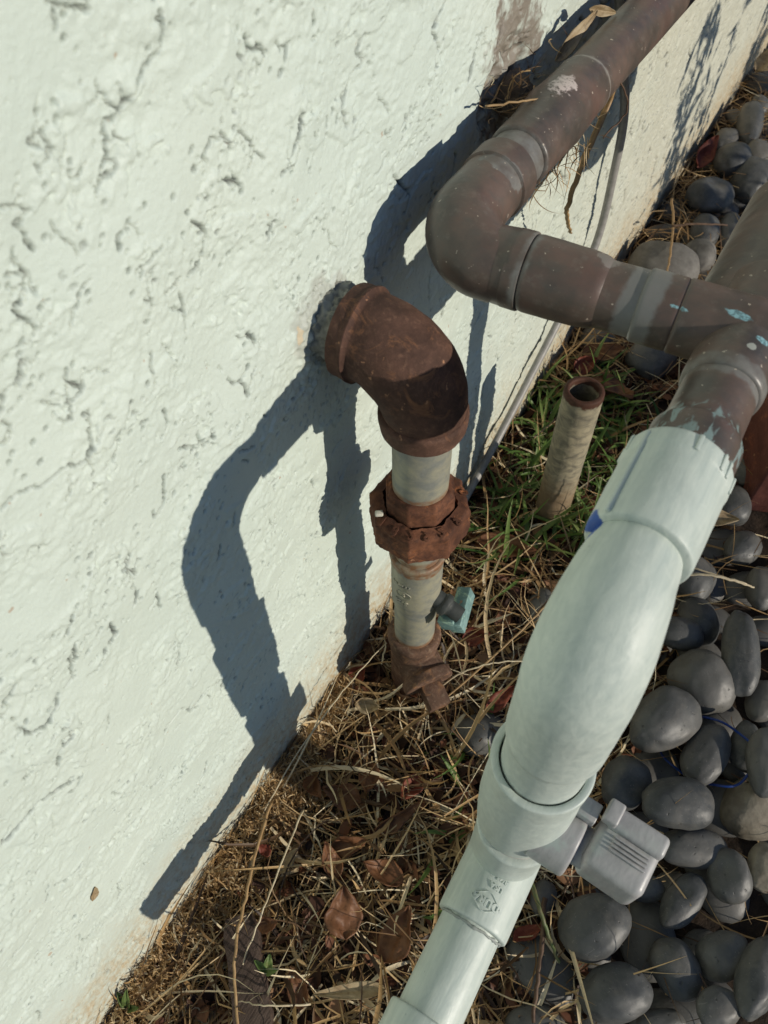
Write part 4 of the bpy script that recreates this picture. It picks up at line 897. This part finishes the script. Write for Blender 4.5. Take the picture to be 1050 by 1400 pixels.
stem('twig',[(-.125,.765,.055),(-.112,.735,.052),(-.098,.690,.048),(-.090,.66,.044)],.0013,.0009,ST1,'short twig leaning on the pebbles by the wall','twig')
stem('twig',[(-.108,.710,.062),(-.088,.722,.064),(-.062,.742,.060)],.0013,.0008,ST3,'brown twig lying across the small pebbles behind the cross pipe','twig')
stem('grass_blade',[(.018,.118,.030),(.034,.100,.034),(.046,.090,.028),(.056,.082,.026)],.0015,.0008,simple('blade_green',(0.09,0.13,0.04),.5,(0.15,0.12,0.06)),'single dark green blade right of the painted tee','grass')
# bleached husk by the bottom edge
leaf(P(-.020,.022,-.500),.040,.009,math.pi+.62,.05,.2,LT,'bleached pale husk pointing left from the painted pipe elbow at the bottom edge',fold=.3,curl=.35,cup=.3,name='husk',group=None,cat='husk',seed=77)
stem('straw_stem',[(-.052,-.006,.022),(-.070,-.018,.030),(-.086,-.025,.024)],.0006,.0003,ST2,'fine pale fibres at the tip of the bleached husk','stem')
# pale husk and dry grass caught behind the brown pipe
h1=leaf(P(-.1360,.3810,-.181),.031,.0072,1.30,.50,1.2,LT,'pale bent husk stuck between wall and brown pipe',fold=.35,curl=.1,name='husk',group=None,cat='husk',seed=5)
h2=leaf(P(-.1320,.4060,-.1660),.016,.0048,.9,-.25,1.3,LT,'folded tip of the husk above the brown pipe, pointing away',fold=.8,curl=.2,name='husk',group=None,cat='husk',seed=6)
stem('dry_blade',[(-.117,.424,-.200+H),(-.118,.425,-.2161+H),(-.118,.4036,-.2364+H),(-.118,.3907,-.257+H),(-.118,.3945,-.270+H),(-.119,.410,-.289+H)],.0022,.0010,ST1,'long dry blade hanging below the brown pipe against the wall','grass',flat=.35)
stem('straw_stem',[(-.112,.372,-.172+H),(-.104,.382,-.182+H),(-.099,.394,-.201+H),(-.105,.382,-.212+H)],.0005,.0004,ST3,'thin looped stalk under the brown pipe','stem')
cl=lathe('mud_clod',P(-.147,.353,-.187),(1,-.1,.05),[(0,.011),(.004,.010),(.009,.007),(.012,.003)],simple('mud',(0.17,0.135,0.10),.95,(0.10,0.078,0.058),.15),None,48,.0030,120)
tag(cl,'grey brown lump of dried mud in the gap between the brown pipe and the wall','mud')
items=[]
for _ in range(46):
    y=random.gauss(.334,.018); x=-.134+random.gauss(0,.004); z=H-.175+random.gauss(0,.005)
    items.append((x,y,z,rnd(-.7,.7)+(1.2 if random.random()<.5 else -1.9),random.gauss(.05,.25),rnd(.008,.026),rnd(.0004,.0010),random.gauss(0,1.2),random.gauss(.1,.6),min(1,max(0,random.gauss(.32,.2))),random.gauss(0,1.2)))
for _ in range(60):
    items.append((random.gauss(-.109,.003),random.gauss(.345,.016),H-.202,rnd(0,6.28),random.gauss(-.4,.5),rnd(.008,.022),rnd(.0004,.0008),random.gauss(0,1.2),random.gauss(.1,.6),min(1,max(0,random.gauss(.5,.2))),random.gauss(0,1.2)))
tag(blades('dry_debris',STRAW,items),'dry grass and cobwebby debris caught on the brown pipe','debris',kind='stuff')
stem('straw_stem',[(-.136,.3020,-.1680+H),(-.124,.3140,-.1682+H),(-.1150,.3265,-.1690+H)],.0005,.0004,ST1,'bright thin straw lying on top of the brown pipe','stem')
# chip of husk on the wall, sprouts
fk=leaf(P(-.1452,-.022,-.3800),.0085,.0040,0,0,0,LT,'tiny tan flake stuck on the lower wall',fold=.2,curl=.2,name='flake',group=None,cat='flake',seed=9)
fk.rotation_euler=Matrix(((0,0,1),(.5,-.866,0),(.866,.5,0))).to_euler()
sp=thing('seedling',P(-.139,-.062,-.505),'small green sprout at the foot of the wall in the bottom left corner','plant')
def sprout(parent,base,specs):
    for k,(yaw,pit,L,Wd) in enumerate(specs):
        o=leaf(base,L,Wd,yaw,pit,.2,LG,'x',fold=.5,curl=-.3,name='leaf',group=None,seed=k+40)
        for key in ('label','category','group'):
            if key in o: del o[key]
        loc=o.location.copy(); o.parent=parent; o.location=loc-parent.location
sprout(sp,P(-.1385,-.060,-.505),((1.7,1.15,.020,.0045),(2.6,1.0,.014,.004),(.5,.8,.012,.004)))
sp=thing('seedling',P(-.080,-.006,-.490),'tiny green shoot beside the dark piece of wood','plant')
sprout(sp,P(-.080,-.006,-.490),((.6,1.0,.014,.004),(1.9,.5,.010,.005),(3.0,.6,.010,.004)))

# ------------------------------------------------------------------ a shrub beyond the right edge whose shade falls on the far wall and pebbles
def shrub(x0,y0,n,label,hgt):
    t=thing('shrub',(x0,y0,0),label,'shrub'); r=random.Random(int(x0*100))
    V=[];F=[];LVv=[];LF=[]
    for k in range(n):
        bx=x0+r.gauss(0,.03); by=y0+r.gauss(0,.03); tip=Vector((bx+r.gauss(0,.08),by+r.gauss(0,.05),hgt*r.uniform(.75,1.1)))
        c=catm([(bx,by,0),Vector((bx,by,0)).lerp(tip,.5)+Vector((r.gauss(0,.02),r.gauss(0,.02),0)),tip],8)
        v,f=sweep(c,[.006*(1-.7*i/len(c)) for i in range(len(c))],8); b=len(V); V+=v; F+=[tuple(i+b for i in q_) for q_ in f]
        for p in c[3:]:
            for _ in range(5):
                q0=p+Vector((r.gauss(0,.018),r.gauss(0,.018),r.gauss(0,.012))); Mx=Matrix.Rotation(r.uniform(0,6.28),3,'Z')@Matrix.Rotation(r.gauss(0,.7),3,'Y'); b=len(LVv); L=r.uniform(.02,.045)
                for i,wv in enumerate((.1,.8,1,.6,.05)):
                    for u in (-1,0,1): LVv.append(q0+Mx@Vector(((i/4)*L,u*wv*L*.2,abs(u)*L*.05)))
                for i in range(4):
                    for j in range(2): a=b+i*3+j; LF.append((a,a+1,a+4,a+3))
    meshobj('stems',V,F,ST3,t); o=meshobj('foliage',LVv,LF,LG,t)
    o['kind']='stuff'
shrub(.50,.84,5,'leafy shrub beyond the right edge casting shade on the far wall',.42)
shrub(.62,1.16,5,'second leafy shrub farther along beyond the right edge',.36)
